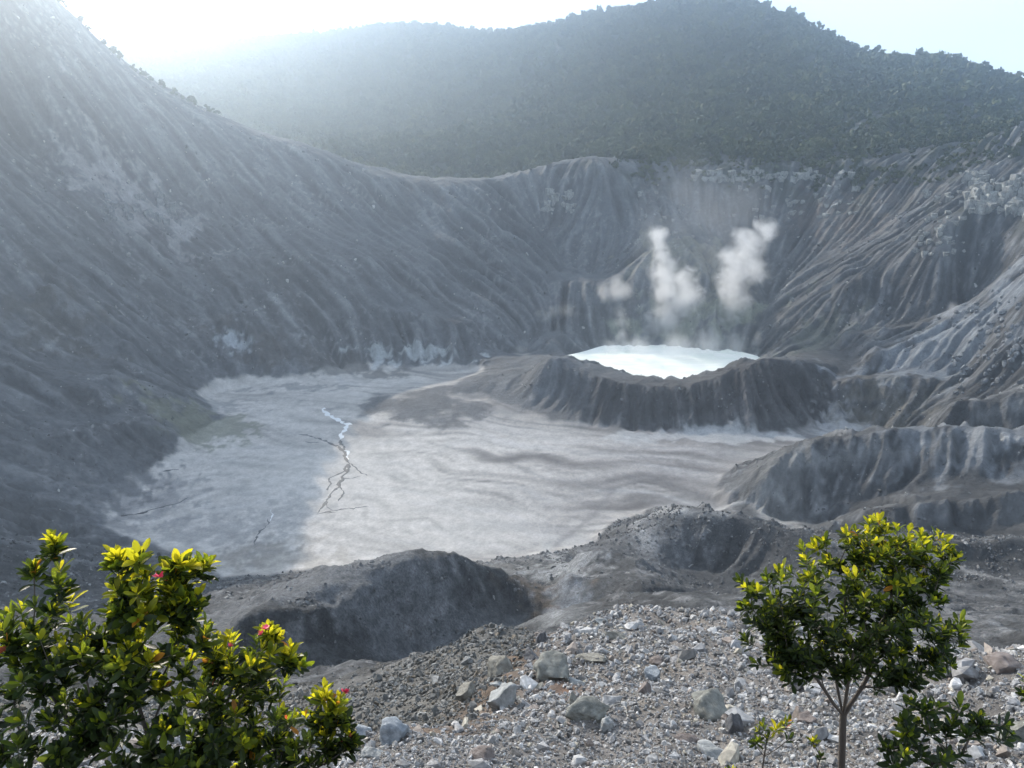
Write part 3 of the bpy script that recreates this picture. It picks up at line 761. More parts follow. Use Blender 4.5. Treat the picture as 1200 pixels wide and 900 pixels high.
# ------------------------------------------------------------------ cracks and pools on the mud
M_wet, nt, b = new_mat('wet_dark_mud'); b.inputs['Base Color'].default_value = (0.035, 0.035, 0.038, 1); b.inputs['Roughness'].default_value = .6
M_pool, nt, b = new_mat('shallow_water'); b.inputs['Base Color'].default_value = (0.6, 0.62, 0.63, 1); b.inputs['Roughness'].default_value = .35
def ribbon(name, lines, mat, lift, seed):
    r = np.random.RandomState(seed); V = []; F = []
    for px_pts, w0, w1 in lines:
        P = [hit(*p)[:2] for p in px_pts]
        fine = []
        for a, b_ in zip(P[:-1], P[1:]):
            k = max(2, int(np.hypot(*(b_ - a)) / 1.6))
            for t in range(k): fine.append(a + (b_ - a) * t / k)
        fine.append(P[-1]); fine = np.array(fine)
        m = len(fine); jit = np.cumsum(r.randn(m, 2) * .55, 0); jit -= np.linspace(0, 1, m)[:, None] * jit[-1]
        fine = fine + jit
        tan = np.gradient(fine, axis=0); tan /= np.linalg.norm(tan, axis=1, keepdims=True) + 1e-9
        nn = np.c_[-tan[:, 1], tan[:, 0]]
        w = np.linspace(w0, w1, m) * r.uniform(.2, 1.7, m); w[-1] *= .1; w[0] *= .3
        i0 = len(V)
        for k in range(m):
            for sg in (-1, 0, 1):
                q = fine[k] + nn[k] * w[k] * sg
                V.append((q[0], q[1], float(height(q[0], q[1])) + lift + (.05 if sg == 0 else 0)))
        for k in range(m - 1):
            for c in (0, 1):
                F.append((i0 + 3 * k + c, i0 + 3 * k + c + 1, i0 + 3 * k + c + 4, i0 + 3 * k + c + 3))
    me = bpy.data.meshes.new(name); me.from_pydata(V, [], F); me.materials.append(mat)
    o = bpy.data.objects.new(name, me); col.objects.link(o); o['kind'] = 'structure'
    return o
ribbon('mud_crack', [([(350, 509), (368, 512), (384, 516), (398, 522), (407, 534)], .4, 1.1), ([(398, 516), (403, 528), (409, 545), (402, 560), (392, 572), (382, 586), (372, 602)], 1.0, .6),
                  ([(407, 545), (400, 552), (388, 560), (384, 575)], .5, .4), ([(384, 588), (396, 597), (412, 596), (432, 594)], .35, .3), ([(402, 560), (412, 562), (424, 558)], .4, .3),
                  ([(409, 540), (419, 548), (430, 558)], .4, .2), ([(372, 602), (382, 600), (394, 601)], .5, .3), ([(396, 570), (404, 578), (396, 588)], .4, .3), ([(356, 518), (374, 519)], .4, .3),
                  ([(140, 605), (170, 600), (200, 590), (222, 583)], .8, .3), ([(190, 552), (210, 550)], .6, .2), ([(300, 640), (308, 622), (314, 608)], .5, .3)], M_wet, .06, 5)  # dark ribbons laid on the mud in place of recessed cracks
ribbon('pool', [([(380, 478), (382, 487), (391, 492), (400, 497), (413, 498)], .9, 1.4), ([(410, 498), (404, 506), (399, 515)], 1.3, .8), ([(404, 528), (408, 540)], .6, .4), ([(316, 610), (322, 602), (318, 596)], .5, .3)], M_pool, .1, 6)

# ------------------------------------------------------------------ rocks
def rock_mat(name, c, c2, spec=.3, scale=2.0, bump=.03):
    m, nt, b = new_mat(name); L = nt.links.new
    tc = nt.nodes.new('ShaderNodeTexCoord')
    n = nt.nodes.new('ShaderNodeTexNoise'); n.inputs['Scale'].default_value = scale; n.inputs['Detail'].default_value = 9; n.inputs['Roughness'].default_value = .7
    L(tc.outputs['Object'], n.inputs['Vector'])
    cr = nt.nodes.new('ShaderNodeValToRGB'); cr.color_ramp.elements[0].position = .35; cr.color_ramp.elements[1].position = .65
    cr.color_ramp.elements[0].color = (*c, 1); cr.color_ramp.elements[1].color = (*c2, 1)
    L(n.outputs['Fac'], cr.inputs[0]); L(cr.outputs[0], b.inputs['Base Color'])
    bp = nt.nodes.new('ShaderNodeBump'); bp.inputs['Strength'].default_value = .8; bp.inputs['Distance'].default_value = bump
    L(n.outputs['Fac'], bp.inputs['Height']); L(bp.outputs[0], b.inputs['Normal'])
    b.inputs['Roughness'].default_value = .8; b.inputs['Specular IOR Level'].default_value = spec
    return m
from mathutils import noise as mnoise
def boulder_mesh(name, seed, mat, sub=4, cuts=14, rough=.16):
    r = random.Random(seed)
    bm = bmesh.new(); bmesh.ops.create_icosphere(bm, subdivisions=sub, radius=1)
    planes = []
    for k in range(cuts):
        n = Vector((r.gauss(0, 1), r.gauss(0, 1), r.gauss(0, 1))).normalized(); planes.append((n, r.uniform(.45, .8)))
    off = Vector((r.uniform(0, 50), r.uniform(0, 50), r.uniform(0, 50)))
    for v in bm.verts:
        p = v.co.copy()
        for n, d in planes:
            e = p.dot(n) - d
            if e > 0: p -= n * e * .98
        f = mnoise.fractal(p * 2.2 + off, .9, 2.1, 5)
        v.co = p * (1 + rough * f)
    me = bpy.data.meshes.new(name); bm.to_mesh(me); bm.free()
    me.polygons.foreach_set('use_smooth', np.ones(len(me.polygons), bool)); me.materials.append(mat)
    return me
def hull_mesh(name, seed, mat, n=14, flat=.7, smoothf=False):
    r = random.Random(seed); bm = bmesh.new()
    for k in range(n):
        v = Vector((r.gauss(0, 1), r.gauss(0, 1), r.gauss(0, 1))).normalized() * r.uniform(.8, 1.05)
        bm.verts.new((v.x * r.uniform(.85, 1.1), v.y * .8, v.z * flat))
    g = bmesh.ops.convex_hull(bm, input=bm.verts)
    bmesh.ops.delete(bm, geom=[v for v in bm.verts if not v.link_faces], context='VERTS')
    me = bpy.data.meshes.new(name); bm.to_mesh(me); bm.free(); me.materials.append(mat)
    return me
def tag(o, label, cat, group=None, kind=None):
    o['label'] = label; o['category'] = cat
    if group: o['group'] = group
    if kind: o['kind'] = kind
    return o
M_rock_grey = rock_mat('grey_green_rock', (0.09, 0.09, 0.08), (0.24, 0.24, 0.215))
M_rock_pale = rock_mat('pale_rock', (0.17, 0.18, 0.18), (0.36, 0.36, 0.35))
M_rock_tan = rock_mat('tan_rock', (0.11, 0.105, 0.09), (0.26, 0.245, 0.21))
M_rock_dark = rock_mat('dark_rock', (0.05, 0.05, 0.055), (0.14, 0.14, 0.145))
M_rock_blue = rock_mat('bluish_rock', (0.15, 0.17, 0.19), (0.31, 0.33, 0.35))
M_rock_red = rock_mat('reddish_rock', (0.10, 0.08, 0.072), (0.22, 0.19, 0.175))
B = [  # px, py, width px, height px, material, label, turn
 (588, 782, 44, 36, M_rock_tan, 'long tan and grey boulder jutting from the top of the brown bank', .5),
 (622, 770, 22, 18, M_rock_dark, 'dark brown rock touching the right end of the long tan boulder', .2),
 (633, 748, 13, 22, M_rock_dark, 'small upright dark rock at the upper left end of the gravel crest', 1.0),
 (652, 784, 42, 38, M_rock_grey, 'grey green boulder with a sloping yellowish face amid the gravel', 2.1),
 (588, 820, 36, 42, M_rock_pale, 'pale grey boulder on the brown bank carrying a flat little stone', 1.2),
 (582, 806, 12, 8, M_rock_pale, 'flat little stone lying on top of the pale grey boulder', .6),
 (548, 814, 26, 26, M_rock_tan, 'brownish rock at the left brink above the dark gully', .3),
 (689, 835, 44, 22, M_rock_grey, 'low oblong grey green boulder below the patch of red brown soil', 2.9),
 (711, 850, 20, 22, M_rock_pale, 'small pale rock against the right end of the low oblong boulder', .9),
 (672, 822, 14, 24, M_rock_tan, 'narrow yellowish rock leaning behind the low oblong boulder', 1.8),
 (724, 747, 28, 15, M_rock_tan, 'smooth cream coloured stone near the top edge of the gravel', .1),
 (706, 729, 22, 8, M_rock_pale, 'flat whitish slab right on the top edge of the gravel', .1),
 (833, 828, 40, 44, M_rock_grey, 'rounded grey boulder with a pale lit top left of the small tree', .7),
 (858, 850, 22, 34, M_rock_dark, 'dark slate rock standing beside the rounded grey boulder', 1.3),
 (765, 792, 20, 20, M_rock_blue, 'blue grey rock on the middle of the gravel slope', 2.2),
 (757, 808, 14, 26, M_rock_red, 'small rust brown rock below the blue grey rock', .4),
 (770, 776, 18, 14, M_rock_red, 'dark red stone on the upper middle of the gravel', .4),
 (425, 858, 26, 18, M_rock_blue, 'blue grey rock in the gravel beside the red flowered shrub', .2),
 (457, 862, 34, 30, M_rock_blue, 'larger light blue grey rock at the lower left foot of the slope', 2.5),
 (436, 884, 24, 14, M_rock_pale, 'pale flat rock close to the bottom edge left of the brown bank', 1.5),
 (1178, 778, 42, 30, M_rock_red, 'cracked red brown boulder at the right end of the gravel crest', .3),
 (1104, 785, 26, 22, M_rock_grey, 'grey rock half hidden behind the right side of the tree crown', .9),
 (935, 800, 26, 18, M_rock_dark, 'dark stone behind the fork of the small tree', .9),
 (945, 845, 26, 20, M_rock_red, 'brown grey stone left of the tree trunk', .9),
 (915, 838, 18, 14, M_rock_pale, 'pale stone behind the little green shrub left of the trunk', .9),
 (805, 868, 26, 12, M_rock_red, 'pinkish flat stone low down left of the dark slate rock', .9),
 (835, 885, 40, 16, M_rock_pale, 'broad pale slab at the bottom edge left of the tree', .9),
 (568, 888, 30, 18, M_rock_red, 'rosy brown rock at the bottom edge under the brown bank', .9),
 (1195, 862, 34, 30, M_rock_grey, 'grey boulder at the lower right edge behind the dark shrub', .9),
 (672, 800, 24, 10, M_rock_pale, 'thin pale plate of rock under the sloping grey green boulder', .3),
 (695, 773, 34, 12, M_rock_tan, 'flat yellowish slab right of the sloping grey green boulder', .3),
]
for k, (px, py, w, h, m, lab, turn) in enumerate(B):
    q = hit(px, py + h * .2); dist = np.linalg.norm(q)
    o = bpy.data.objects.new('boulder' if w > 25 else 'rock', boulder_mesh('boulder', 900 + k, m)); col.objects.link(o)
    sx = w * dist / FPX * .58; sz = h * dist / FPX * .58
    o.scale = (sx, (sx + sz) * .5, sz); o.rotation_euler = ((turn * 7) % .3 - .15, (turn * 11) % .4 - .2, (turn - 1.4) * .4)
    o.location = (q[0], q[1] + sx * .2, q[2] + sz * .12)
    if 'lying on top' in lab:
        o.location = (q[0], q[1], q[2] + .12)
    tag(o, lab, 'boulder' if w > 25 else 'rock')

# stones of the near gravel: the large ones singly, the small ones as one mass
def stone_material(name, ramp, rough=.75):
    m, nt, b = new_mat(name); L = nt.links.new
    oi = nt.nodes.new('ShaderNodeObjectInfo'); cr = nt.nodes.new('ShaderNodeValToRGB'); cr.color_ramp.interpolation = 'CONSTANT'
    els = cr.color_ramp.elements
    while len(els) < len(ramp): els.new(.5)
    for e, (p, c) in zip(els, ramp): e.position = p; e.color = (*c, 1)
    L(oi.outputs['Random'], cr.inputs[0])
    tc = nt.nodes.new('ShaderNodeTexCoord'); n = nt.nodes.new('ShaderNodeTexNoise'); n.inputs['Scale'].default_value = 3; n.inputs['Detail'].default_value = 5
    L(tc.outputs['Object'], n.inputs['Vector'])
    mr = nt.nodes.new('ShaderNodeMapRange'); mr.inputs['From Min'].default_value = .3; mr.inputs['From Max'].default_value = .7; mr.inputs['To Min'].default_value = .65; mr.inputs['To Max'].default_value = 1.3
    L(n.outputs['Fac'], mr.inputs['Value'])
    mx = nt.nodes.new('ShaderNodeVectorMath'); mx.operation = 'MULTIPLY'; L(cr.outputs[0], mx.inputs[0]); L(mr.outputs[0], mx.inputs[1]); L(mx.outputs[0], b.inputs['Base Color'])
    b.inputs['Roughness'].default_value = rough; b.inputs['Specular IOR Level'].default_value = .3
    return m
M_stone = stone_material('mixed_stones', [(0, (.28, .275, .27)), (.22, (.36, .355, .35)), (.36, (.18, .176, .174)), (.56, (.23, .228, .23)), (.7, (.10, .096, .092)), (.82, (.22, .185, .16)), (.89, (.31, .285, .235)), (.95, (.48, .47, .46))], .6)
M_scree = stone_material('dark_scree', [(0, (.10, .10, .095)), (.3, (.15, .148, .14)), (.55, (.075, .072, .065)), (.75, (.20, .20, .195)), (.9, (.13, .11, .085))])
gravel_src = bpy.data.collections.new('gravel_sources'); scree_src = bpy.data.collections.new('scree_sources')
stone_meshes = [hull_mesh('stone', 40 + k, M_stone, 13 + k % 5, .6 + .04 * (k % 6)) for k in range(12)]
for k in range(12): gravel_src.objects.link(bpy.data.objects.new('gravel_stone', stone_meshes[k]))
for k in range(8): scree_src.objects.link(bpy.data.objects.new('scree_stone', hull_mesh('scree_stone', 80 + k, M_scree, 13, .7)))
rg = np.random.RandomState(21)
def near_points(n, r0, r1):
    r = np.exp(rg.uniform(math.log(r0), math.log(r1), n)); a = np.radians(rg.uniform(-42, 42, n))
    return r * np.sin(a), r * np.cos(a), r
def on_gravel(x, y):
    wv = .5 * fbm(x / 1.5, y / 1.5, 4, 600)
    return ((x + wv > -2.15 + .15 * y) & (y < 29) & (y > 1.2)) | ((y + 2 * wv < 9.2) & (y > 1.2))
x, y, r = near_points(120000, 5.5, 30)
k = on_gravel(x, y); x, y, r = x[k], y[k], r[k]
soil = np.exp(-((x - (-2.1 + .135 * y)) / .6) ** 2) * (y < 22) * (y > 8) + np.exp(-((x - 1.1) / .4) ** 2 - ((y - 12.2) / 1.3) ** 2)
k = rg.rand(len(x)) > soil * .8; x, y, r = x[k], y[k], r[k]
sz = np.clip(np.exp(rg.randn(len(x)) * .6) * .0027 * r ** .85 * 1.0, .008, .2)
z = height(x, y)
gv = scatter('gravel', np.c_[x, y, z + sz * .25], sz, gravel_src, tilt=3.1)
tag(gv, 'loose pale grey gravel covering the near slope', 'gravel', kind='stuff')
x, y, r = near_points(80000, 9, 75)
k = ~on_gravel(x, y) & (x < 3 + .06 * y); x, y, r = x[k], y[k], r[k]
sz = np.clip(np.exp(rg.randn(len(x)) * .5) * .0030 * r ** .95, .01, .4)
sc = scatter('scree', np.c_[x, y, height(x, y) + sz * .2], sz, scree_src, tilt=3.1)
tag(sc, 'dark rubble lining the gully left of the gravel slope', 'scree', kind='stuff')
x, y, r = near_points(2500, 6.5, 26)
k = on_gravel(x, y); x, y = x[k][:280], y[k][:280]; z = height(x, y)
for i in range(len(x)):
    o = bpy.data.objects.new('stone', stone_meshes[i % 12]); col.objects.link(o)
    s0 = min(.30, .0054 * math.hypot(x[i], y[i]) * math.exp(abs(rnd.gauss(0, .55))))
    o.location = (x[i], y[i], z[i] + s0 * .3); o.scale = (s0 * 1.2, s0, s0 * .85); o.rotation_euler = (rnd.uniform(-.4, .4), rnd.uniform(-.4, .4), rnd.uniform(0, 6.28))
    tag(o, 'fist sized angular stone lying loose among the pale gravel of the near slope', 'stone', 'larger stones in the near gravel')

# rubble on the banks further out and on the crater walls: far too many to count
M_rub = stone_material('grey_rubble', [(0, (.07, .07, .07)), (.3, (.11, .11, .11)), (.6, (.16, .16, .16)), (.85, (.23, .23, .225))])
M_talus = stone_material('wall_talus', [(0, (.10, .10, .10)), (.45, (.17, .17, .17)), (.75, (.27, .27, .265)), (.93, (.42, .42, .40))])
for nm, mt_ in (('rubble', M_rub), ('talus', M_talus)):
    cs = bpy.data.collections.new(nm + '_sources')
    for k in range(6): cs.objects.link(bpy.data.objects.new(nm + '_stone', hull_mesh(nm + '_stone', 120 + k, mt_, 12, .7)))
    if nm == 'rubble':
        r = np.exp(rg.uniform(math.log(62), math.log(330), 170000)); a = np.radians(rg.uniform(-42, 42, 170000)); x = r * np.sin(a); y = r * np.cos(a); z = height(x, y)
        k = (z > -177.5) & (rg.rand(len(x)) < np.clip(.75 + 1.2 * fbm(x / 14, y / 14, 3, 610), .1, 1)); x, y, z, r = x[k], y[k], z[k], r[k]
        sz = np.clip(np.exp(rg.randn(len(x)) * .5) * .0013 * r, .04, 1.4)
        lab = 'grey rubble strewn over the ash banks between the gravel slope and the crater floor'
    else:
        r = rg.uniform(330, 850, 60000); a = np.radians(rg.uniform(-42, 42, 60000)); x = r * np.sin(a); y = r * np.cos(a); z = height(x, y)
        dens = G.sample((pale + .10 * slope).astype(np.float32), x, y)
        k = (z > -172) & (rg.rand(len(x)) < dens) & (r < np.where(x > 60, 770, 850)); x, y, z, r = x[k], y[k], z[k], r[k]
        sz = np.clip(np.exp(rg.randn(len(x)) * .5) * .0011 * r, .3, 2.6)
        lab = 'pale broken rock scattered over the crater walls'
    o = scatter(nm, np.c_[x, y, z + sz * .15], sz, cs, tilt=3.1); tag(o, lab, nm, kind='stuff')

# blocks of the far outcrops and the rockfall
M_block = rock_mat('weathered_block', (0.11, 0.11, 0.105), (0.38, 0.38, 0.36), scale=1.6, bump=.25)
M_block2 = rock_mat('grey_block', (0.07, 0.073, 0.077), (0.25, 0.26, 0.27), scale=1.6, bump=.25)
def cube_mesh(name, seed, mat):
    """an angular jointed block: a cuboid with knocked-about corners"""
    r = random.Random(seed); bm = bmesh.new()
    for sx in (-1, 1):
        for sy in (-1, 1):
            for sz in (-1, 1):
                c = Vector((sx * r.uniform(.65, 1), sy * r.uniform(.65, 1), sz * r.uniform(.6, 1)))
                bm.verts.new(c)
                if r.random() < .5: bm.verts.new((c.x * r.uniform(.55, .8), c.y * 1.04, c.z * r.uniform(.8, 1)))
    bmesh.ops.convex_hull(bm, input=bm.verts)
    bmesh.ops.delete(bm, geom=[v for v in bm.verts if not v.link_faces], context='VERTS')
    me = bpy.data.meshes.new(name); bm.to_mesh(me); bm.free(); me.materials.append(mat)
    return me
block_m = {M_block: [cube_mesh('block', 300 + k, M_block) for k in range(8)], M_block2: [cube_mesh('block', 320 + k, M_block2) for k in range(8)]}
rockfall_m = [hull_mesh('boulder', 340 + k, M_block2, 20, .85) for k in range(8)]
def cluster(n, boxpx, size, mat, name, label, cat, group, tall=1.0, seed=0, shear=0.0):
    r = random.Random(seed)
    for i in range(n):
        px = r.uniform(boxpx[0], boxpx[2]); py = r.uniform(boxpx[1], boxpx[3]) + shear * (px - boxpx[0])
        q = hit(px, py); dist = np.linalg.norm(q); s0 = r.uniform(*size) * dist / FPX * .5
        o = bpy.data.objects.new(name, (rockfall_m if name == 'boulder' else block_m[mat])[r.randrange(8)]); col.objects.link(o)
        o.location = (q[0], q[1] + s0 * .6, q[2] - s0 * .1); o.scale = (s0 * r.uniform(.7, 1.3), s0, s0 * tall * r.uniform(.8, 1.3))
        o.rotation_euler = (r.uniform(-.3, .3), r.uniform(-.3, .3), r.uniform(0, 6.28))
        tag(o, label, cat, group)
cluster(130, (1115, 360, 1215, 465), (3, 9), M_block2, 'boulder', 'blue grey boulder tumbled down the right hand crater wall', 'boulder', 'rockfall boulders on the right wall', 1, 1, -.15)
cluster(130, (1136, 206, 1215, 250), (3.5, 9), M_block, 'rock_block', 'pale jointed block of the cliff at the upper right edge', 'rock', 'blocks of the pale cliff on the upper right rim', 1.6, 2, .05)
cluster(60, (815, 203, 1000, 214), (5, 10), M_block, 'rock_block', 'grey white block in the rock band under the forest edge', 'rock', 'blocks in the rock band below the forest', 1.2, 3)
cluster(26, (640, 226, 674, 250), (5, 9), M_block, 'rock_block', 'pale block of the small outcrop below the saddle', 'rock', 'blocks of the small outcrop below the saddle', 1.3, 4)
cluster(26, (118, 226, 205, 262), (5, 11), M_block2, 'rock_block', 'pale block of the outcrop high on the left wall', 'rock', 'blocks of the outcrop high on the left wall', 1.3, 5)
cluster(50, (1070, 225, 1130, 300), (3, 7), M_block, 'rock_block', 'small pale block strewn below the upper right cliff', 'rock', 'blocks strewn below the upper right cliff', 1, 6)
cluster(26, (745, 215, 820, 290), (3, 6), M_block, 'rock_block', 'small pale block on the slope behind the steam', 'rock', 'blocks scattered on the slope behind the steam', 1, 7)
cluster(40, (850, 220, 1010, 256), (3, 7), M_block, 'rock_block', 'grey white block on the rills below the rock band', 'rock', 'blocks on the rills below the rock band', 1, 8)

# ------------------------------------------------------------------ trees on the skylines
tm = bpy.data.meshes.new('trunk')
def tube_geom(P, Rd, sides=5):
    V = []; F = []
    P = [Vector(p) for p in P]
    for k, p in enumerate(P):
        t = (P[min(k + 1, len(P) - 1)] - P[max(k - 1, 0)]).normalized()
        u = t.cross(Vector((.3, 1, .2))); u = (u if u.length > 1e-3 else t.cross(Vector((1, 0, 0)))).normalized(); w = t.cross(u)
        for q in range(sides):
            a = 2 * math.pi * q / sides
            V.append(p + (u * math.cos(a) + w * math.sin(a)) * Rd[k])
    for k in range(len(P) - 1):
        for q in range(sides):
            a = k * sides + q; b_ = k * sides + (q + 1) % sides
            F.append((a, b_, b_ + sides, a + sides))
    return V, F
V, F = tube_geom([(0, 0, -.15), (.02, 0, .2), (0, .02, .45), (.03, 0, .75)], [.035, .028, .02, .01])
tm.from_pydata([tuple(v) for v in V], [], F); tm.materials.append(M_bark)
crowns = [crown_mesh('crown', 70 + k, 150, .15) for k in range(5)]
def small_tree(x, y, z, s, k, label, cat, group, name):
    e = bpy.data.objects.new(name, None); e.empty_display_size = .5; e.location = (x, y, z); e.scale = (s, s, s); e.rotation_euler = (0, 0, k * 1.7); col.objects.link(e)
    for nm, me in (('trunk', tm), ('crown', crowns[k % 5])):
        o = bpy.data.objects.new(nm, me); o.parent = e; col.objects.link(o)
    tag(e, label, cat, group)
def skyline(px, grid, A, r0, r1):
    a = math.atan((px - 600) / FPX / ray(px, 100)[1]); rr_ = np.linspace(r0, r1, 400)
    X = rr_ * math.sin(a); Y = rr_ * math.cos(a); Z = grid.sample(A, X, Y); k = int(np.argmax(Z / rr_))
    return X[k], Y[k], Z[k]
rt = random.Random(4)
for k in range(46):
    x, y, z = skyline(925 + k * 6.2 + rt.uniform(-2, 2), G2, H2, 880, 1700)
    small_tree(x, y, z + 1, rt.uniform(6, 12) * math.hypot(x, y) / 1250, k, 'dark round crowned tree standing out on the right hand skyline', 'tree', 'trees along the right hand skyline', 'tree')
for k in range(24):
    x, y, z = skyline(62 + k * 8 + rt.uniform(-4, 4), G, H, 650, 850)
    small_tree(x, y, z, rt.uniform(3, 6.5), k, 'low windswept bush on the crest of the left crater wall', 'bush', 'bushes on the crest of the left wall', 'bush')

# ------------------------------------------------------------------ steam
def steam(name, label, puffs, dens, Yd, lift=0.0, seed=0, nscale=.1, depth=.8, namp=1.1):
    """puffs: px, py, radius px, density weight, seen on the plane of distance Yd"""
    P = []
    rq = random.Random(seed); extra = []
    for p in puffs:
        a_ = rq.uniform(0, 6.28); extra.append((p[0] + p[2] * math.cos(a_), p[1] + p[2] * math.sin(a_), p[2] * rq.uniform(.35, .6)))
    for p in list(puffs) + extra:
        c = atY(p[0], p[1], Yd + (rnd.uniform(-3, 3))); r_ = p[2] * np.linalg.norm(c) / FPX * 1.55
        P.append((Vector(c), r_))
    bm = bmesh.new()
    for c, r_ in P:
        bmesh.ops.create_icosphere(bm, subdivisions=3, radius=r_ * 1.12, matrix=Matrix.Translation(c - P[0][0]))
    me = bpy.data.meshes.new(name); bm.to_mesh(me); bm.free()
    m = bpy.data.materials.new('steam'); m.use_nodes = True; t = m.node_tree; t.nodes.clear(); L = t.links.new
    out = t.nodes.new('ShaderNodeOutputMaterial'); v = t.nodes.new('ShaderNodeVolumePrincipled'); L(v.outputs[0], out.inputs['Volume'])
    tc = t.nodes.new('ShaderNodeTexCoord')
    last = None
    for c, r_ in P:
        d = t.nodes.new('ShaderNodeVectorMath'); d.operation = 'DISTANCE'; d.inputs[1].default_value = c - P[0][0]; L(tc.outputs['Object'], d.inputs[0])
        q = t.nodes.new('ShaderNodeMath'); q.operation = 'DIVIDE'; q.inputs[1].default_value = r_; L(d.outputs['Value'], q.inputs[0])
        if last is None: last = q
        else:
            mn = t.nodes.new('ShaderNodeMath'); mn.operation = 'SMOOTH_MIN'; mn.inputs[2].default_value = .25; L(last.outputs[0], mn.inputs[0]); L(q.outputs[0], mn.inputs[1]); last = mn
    ns = t.nodes.new('ShaderNodeTexNoise'); ns.inputs['Scale'].default_value = nscale; ns.inputs['Detail'].default_value = 7; ns.inputs['Roughness'].default_value = .62; ns.inputs['Distortion'].default_value = .9
    mpn = t.nodes.new('ShaderNodeMapping'); mpn.inputs['Location'].default_value = (seed * 13.7, seed * 5.1, 0); L(tc.outputs['Object'], mpn.inputs[0]); L(mpn.outputs[0], ns.inputs['Vector'])
    ml = t.nodes.new('ShaderNodeMath'); ml.operation = 'MULTIPLY_ADD'; ml.inputs[1].default_value = namp * 2; L(ns.outputs['Fac'], ml.inputs[0]); L(last.outputs[0], ml.inputs[2])
    mr = t.nodes.new('ShaderNodeMapRange'); mr.interpolation_type = 'SMOOTHSTEP'
    mr.inputs['From Min'].default_value = 1.02 + namp; mr.inputs['From Max'].default_value = -.2 + namp; mr.inputs['To Min'].default_value = 0; mr.inputs['To Max'].default_value = dens
    L(ml.outputs[0], mr.inputs['Value'])
    hm = t.nodes.new('ShaderNodeMath'); hm.operation = 'LESS_THAN'; hm.inputs[1].default_value = 1.1; L(last.outputs[0], hm.inputs[0])
    mm = t.nodes.new('ShaderNodeMath'); mm.operation = 'MULTIPLY'; L(mr.outputs[0], mm.inputs[0]); L(hm.outputs[0], mm.inputs[1])
    L(mm.outputs[0], v.inputs['Density'])
    v.inputs['Color'].default_value = (1, 1, 1, 1); v.inputs['Anisotropy'].default_value = .6
    me.materials.append(m)
    o = bpy.data.objects.new(name, me); o.location = P[0][0]; col.objects.link(o)
    rm = o.modifiers.new('skin', 'REMESH'); rm.mode = 'VOXEL'; rm.voxel_size = max(.6, min(p[1] for p in P) * .22)
    tag(o, label, 'steam')
    return o
steam('steam_plume', 'largest white steam plume rising from the rock behind the middle of the lake',
      [(762, 408, 7), (764, 398, 8), (766, 388, 9), (768, 382, 12), (782, 372, 15), (794, 360, 16), (782, 340, 14), (806, 346, 14), (777, 318, 12), (776, 300, 9), (773, 289, 8), (770, 277, 9), (780, 328, 12), (798, 354, 15), (776, 378, 12), (800, 330, 13), (786, 312, 9)], .17, 622, seed=1)
steam('steam_plume', 'tall narrow white steam plume rising behind the right end of the lake',
      [(852, 408, 6), (850, 397, 7), (850, 385, 9), (886, 282, 11), (896, 270, 11), (868, 280, 10), (857, 372, 12), (864, 352, 13), (856, 331, 12), (866, 312, 16), (854, 303, 11), (876, 292, 13), (880, 310, 10), (860, 342, 13), (858, 322, 14), (860, 362, 13), (872, 300, 14), (884, 318, 12)], .15, 618, seed=2)
steam('steam_plume', 'small puff of steam on the dark slope left of the largest plume',
      [(722, 350, 10), (712, 345, 10), (730, 340, 9), (722, 334, 8), (720, 343, 10)], .1, 640, seed=3)
steam('steam_plume', 'thin faint wisp of steam rising over the left part of the lake',
      [(733, 405, 7), (730, 392, 7), (729, 378, 7), (727, 366, 6)], .045, 590, seed=4)
steam('steam_plume', 'small steam wisp above the right end of the crest round the lake',
      [(887, 412, 6), (886, 402, 6), (888, 396, 5)], .08, 580, seed=5)
steam('steam_plume', 'tiny puff of steam far to the right on the rilled wall',
      [(1114, 368, 6), (1116, 361, 5)], .10, 500, seed=6)
steam('steam_plume', 'faint pinkish puff of steam left of the lake on the fluted slope',
      [(640, 370, 6), (648, 366, 6), (632, 368, 5), (665, 365, 9)], .035, 625, seed=7)
steam('mist', 'low veil of steam drifting just above the lake surface',
      [(720, 412, 12), (750, 408, 14), (790, 405, 16), (830, 404, 16), (862, 405, 12)], .05, 575, seed=8)
steam('mist', 'broad faint cloud of thinned steam above the two tall plumes',
      [(790, 270, 32), (840, 262, 34), (800, 225, 30), (870, 240, 30), (770, 300, 24), (835, 295, 30)], .0045, 640, seed=9, nscale=.03)

# ------------------------------------------------------------------ shrubs
def leaf_material():
    m = bpy.data.materials.new('leaf'); m.use_nodes = True; nt = m.node_tree; L = nt.links.new; b = nt.nodes['Principled BSDF']; out = nt.nodes['Material Output']
    at = nt.nodes.new('ShaderNodeAttribute'); at.attribute_name = 'leaf_colour'
    tcn = nt.nodes.new('ShaderNodeAttribute'); tcn.attribute_name = 'leaf_glow'
    L(at.outputs['Color'], b.inputs['Base Color']); b.inputs['Roughness'].default_value = .38; b.inputs['Specular IOR Level'].default_value = .4
    tr = nt.nodes.new('ShaderNodeBsdfTranslucent'); L(tcn.outputs['Color'], tr.inputs['Color'])
    mx = nt.nodes.new('ShaderNodeMixShader'); mx.inputs[0].default_value = .64
    L(b.outputs[0], mx.inputs[1]); L(tr.outputs[0], mx.inputs[2]); L(mx.outputs[0], out.inputs['Surface'])
    return m
M_leaf = leaf_material()
M_twig, nt, b = new_mat('twig_bark'); b.inputs['Base Color'].default_value = (0.13, 0.085, 0.06, 1); b.inputs['Roughness'].default_value = .8
tx = nt.nodes.new('ShaderNodeTexNoise'); tx.inputs['Scale'].default_value = 60; tx.inputs['Detail'].default_value = 6
crr = nt.nodes.new('ShaderNodeValToRGB'); crr.color_ramp.elements[0].color = (.03, .024, .02, 1); crr.color_ramp.elements[1].color = (.09, .072, .058, 1)
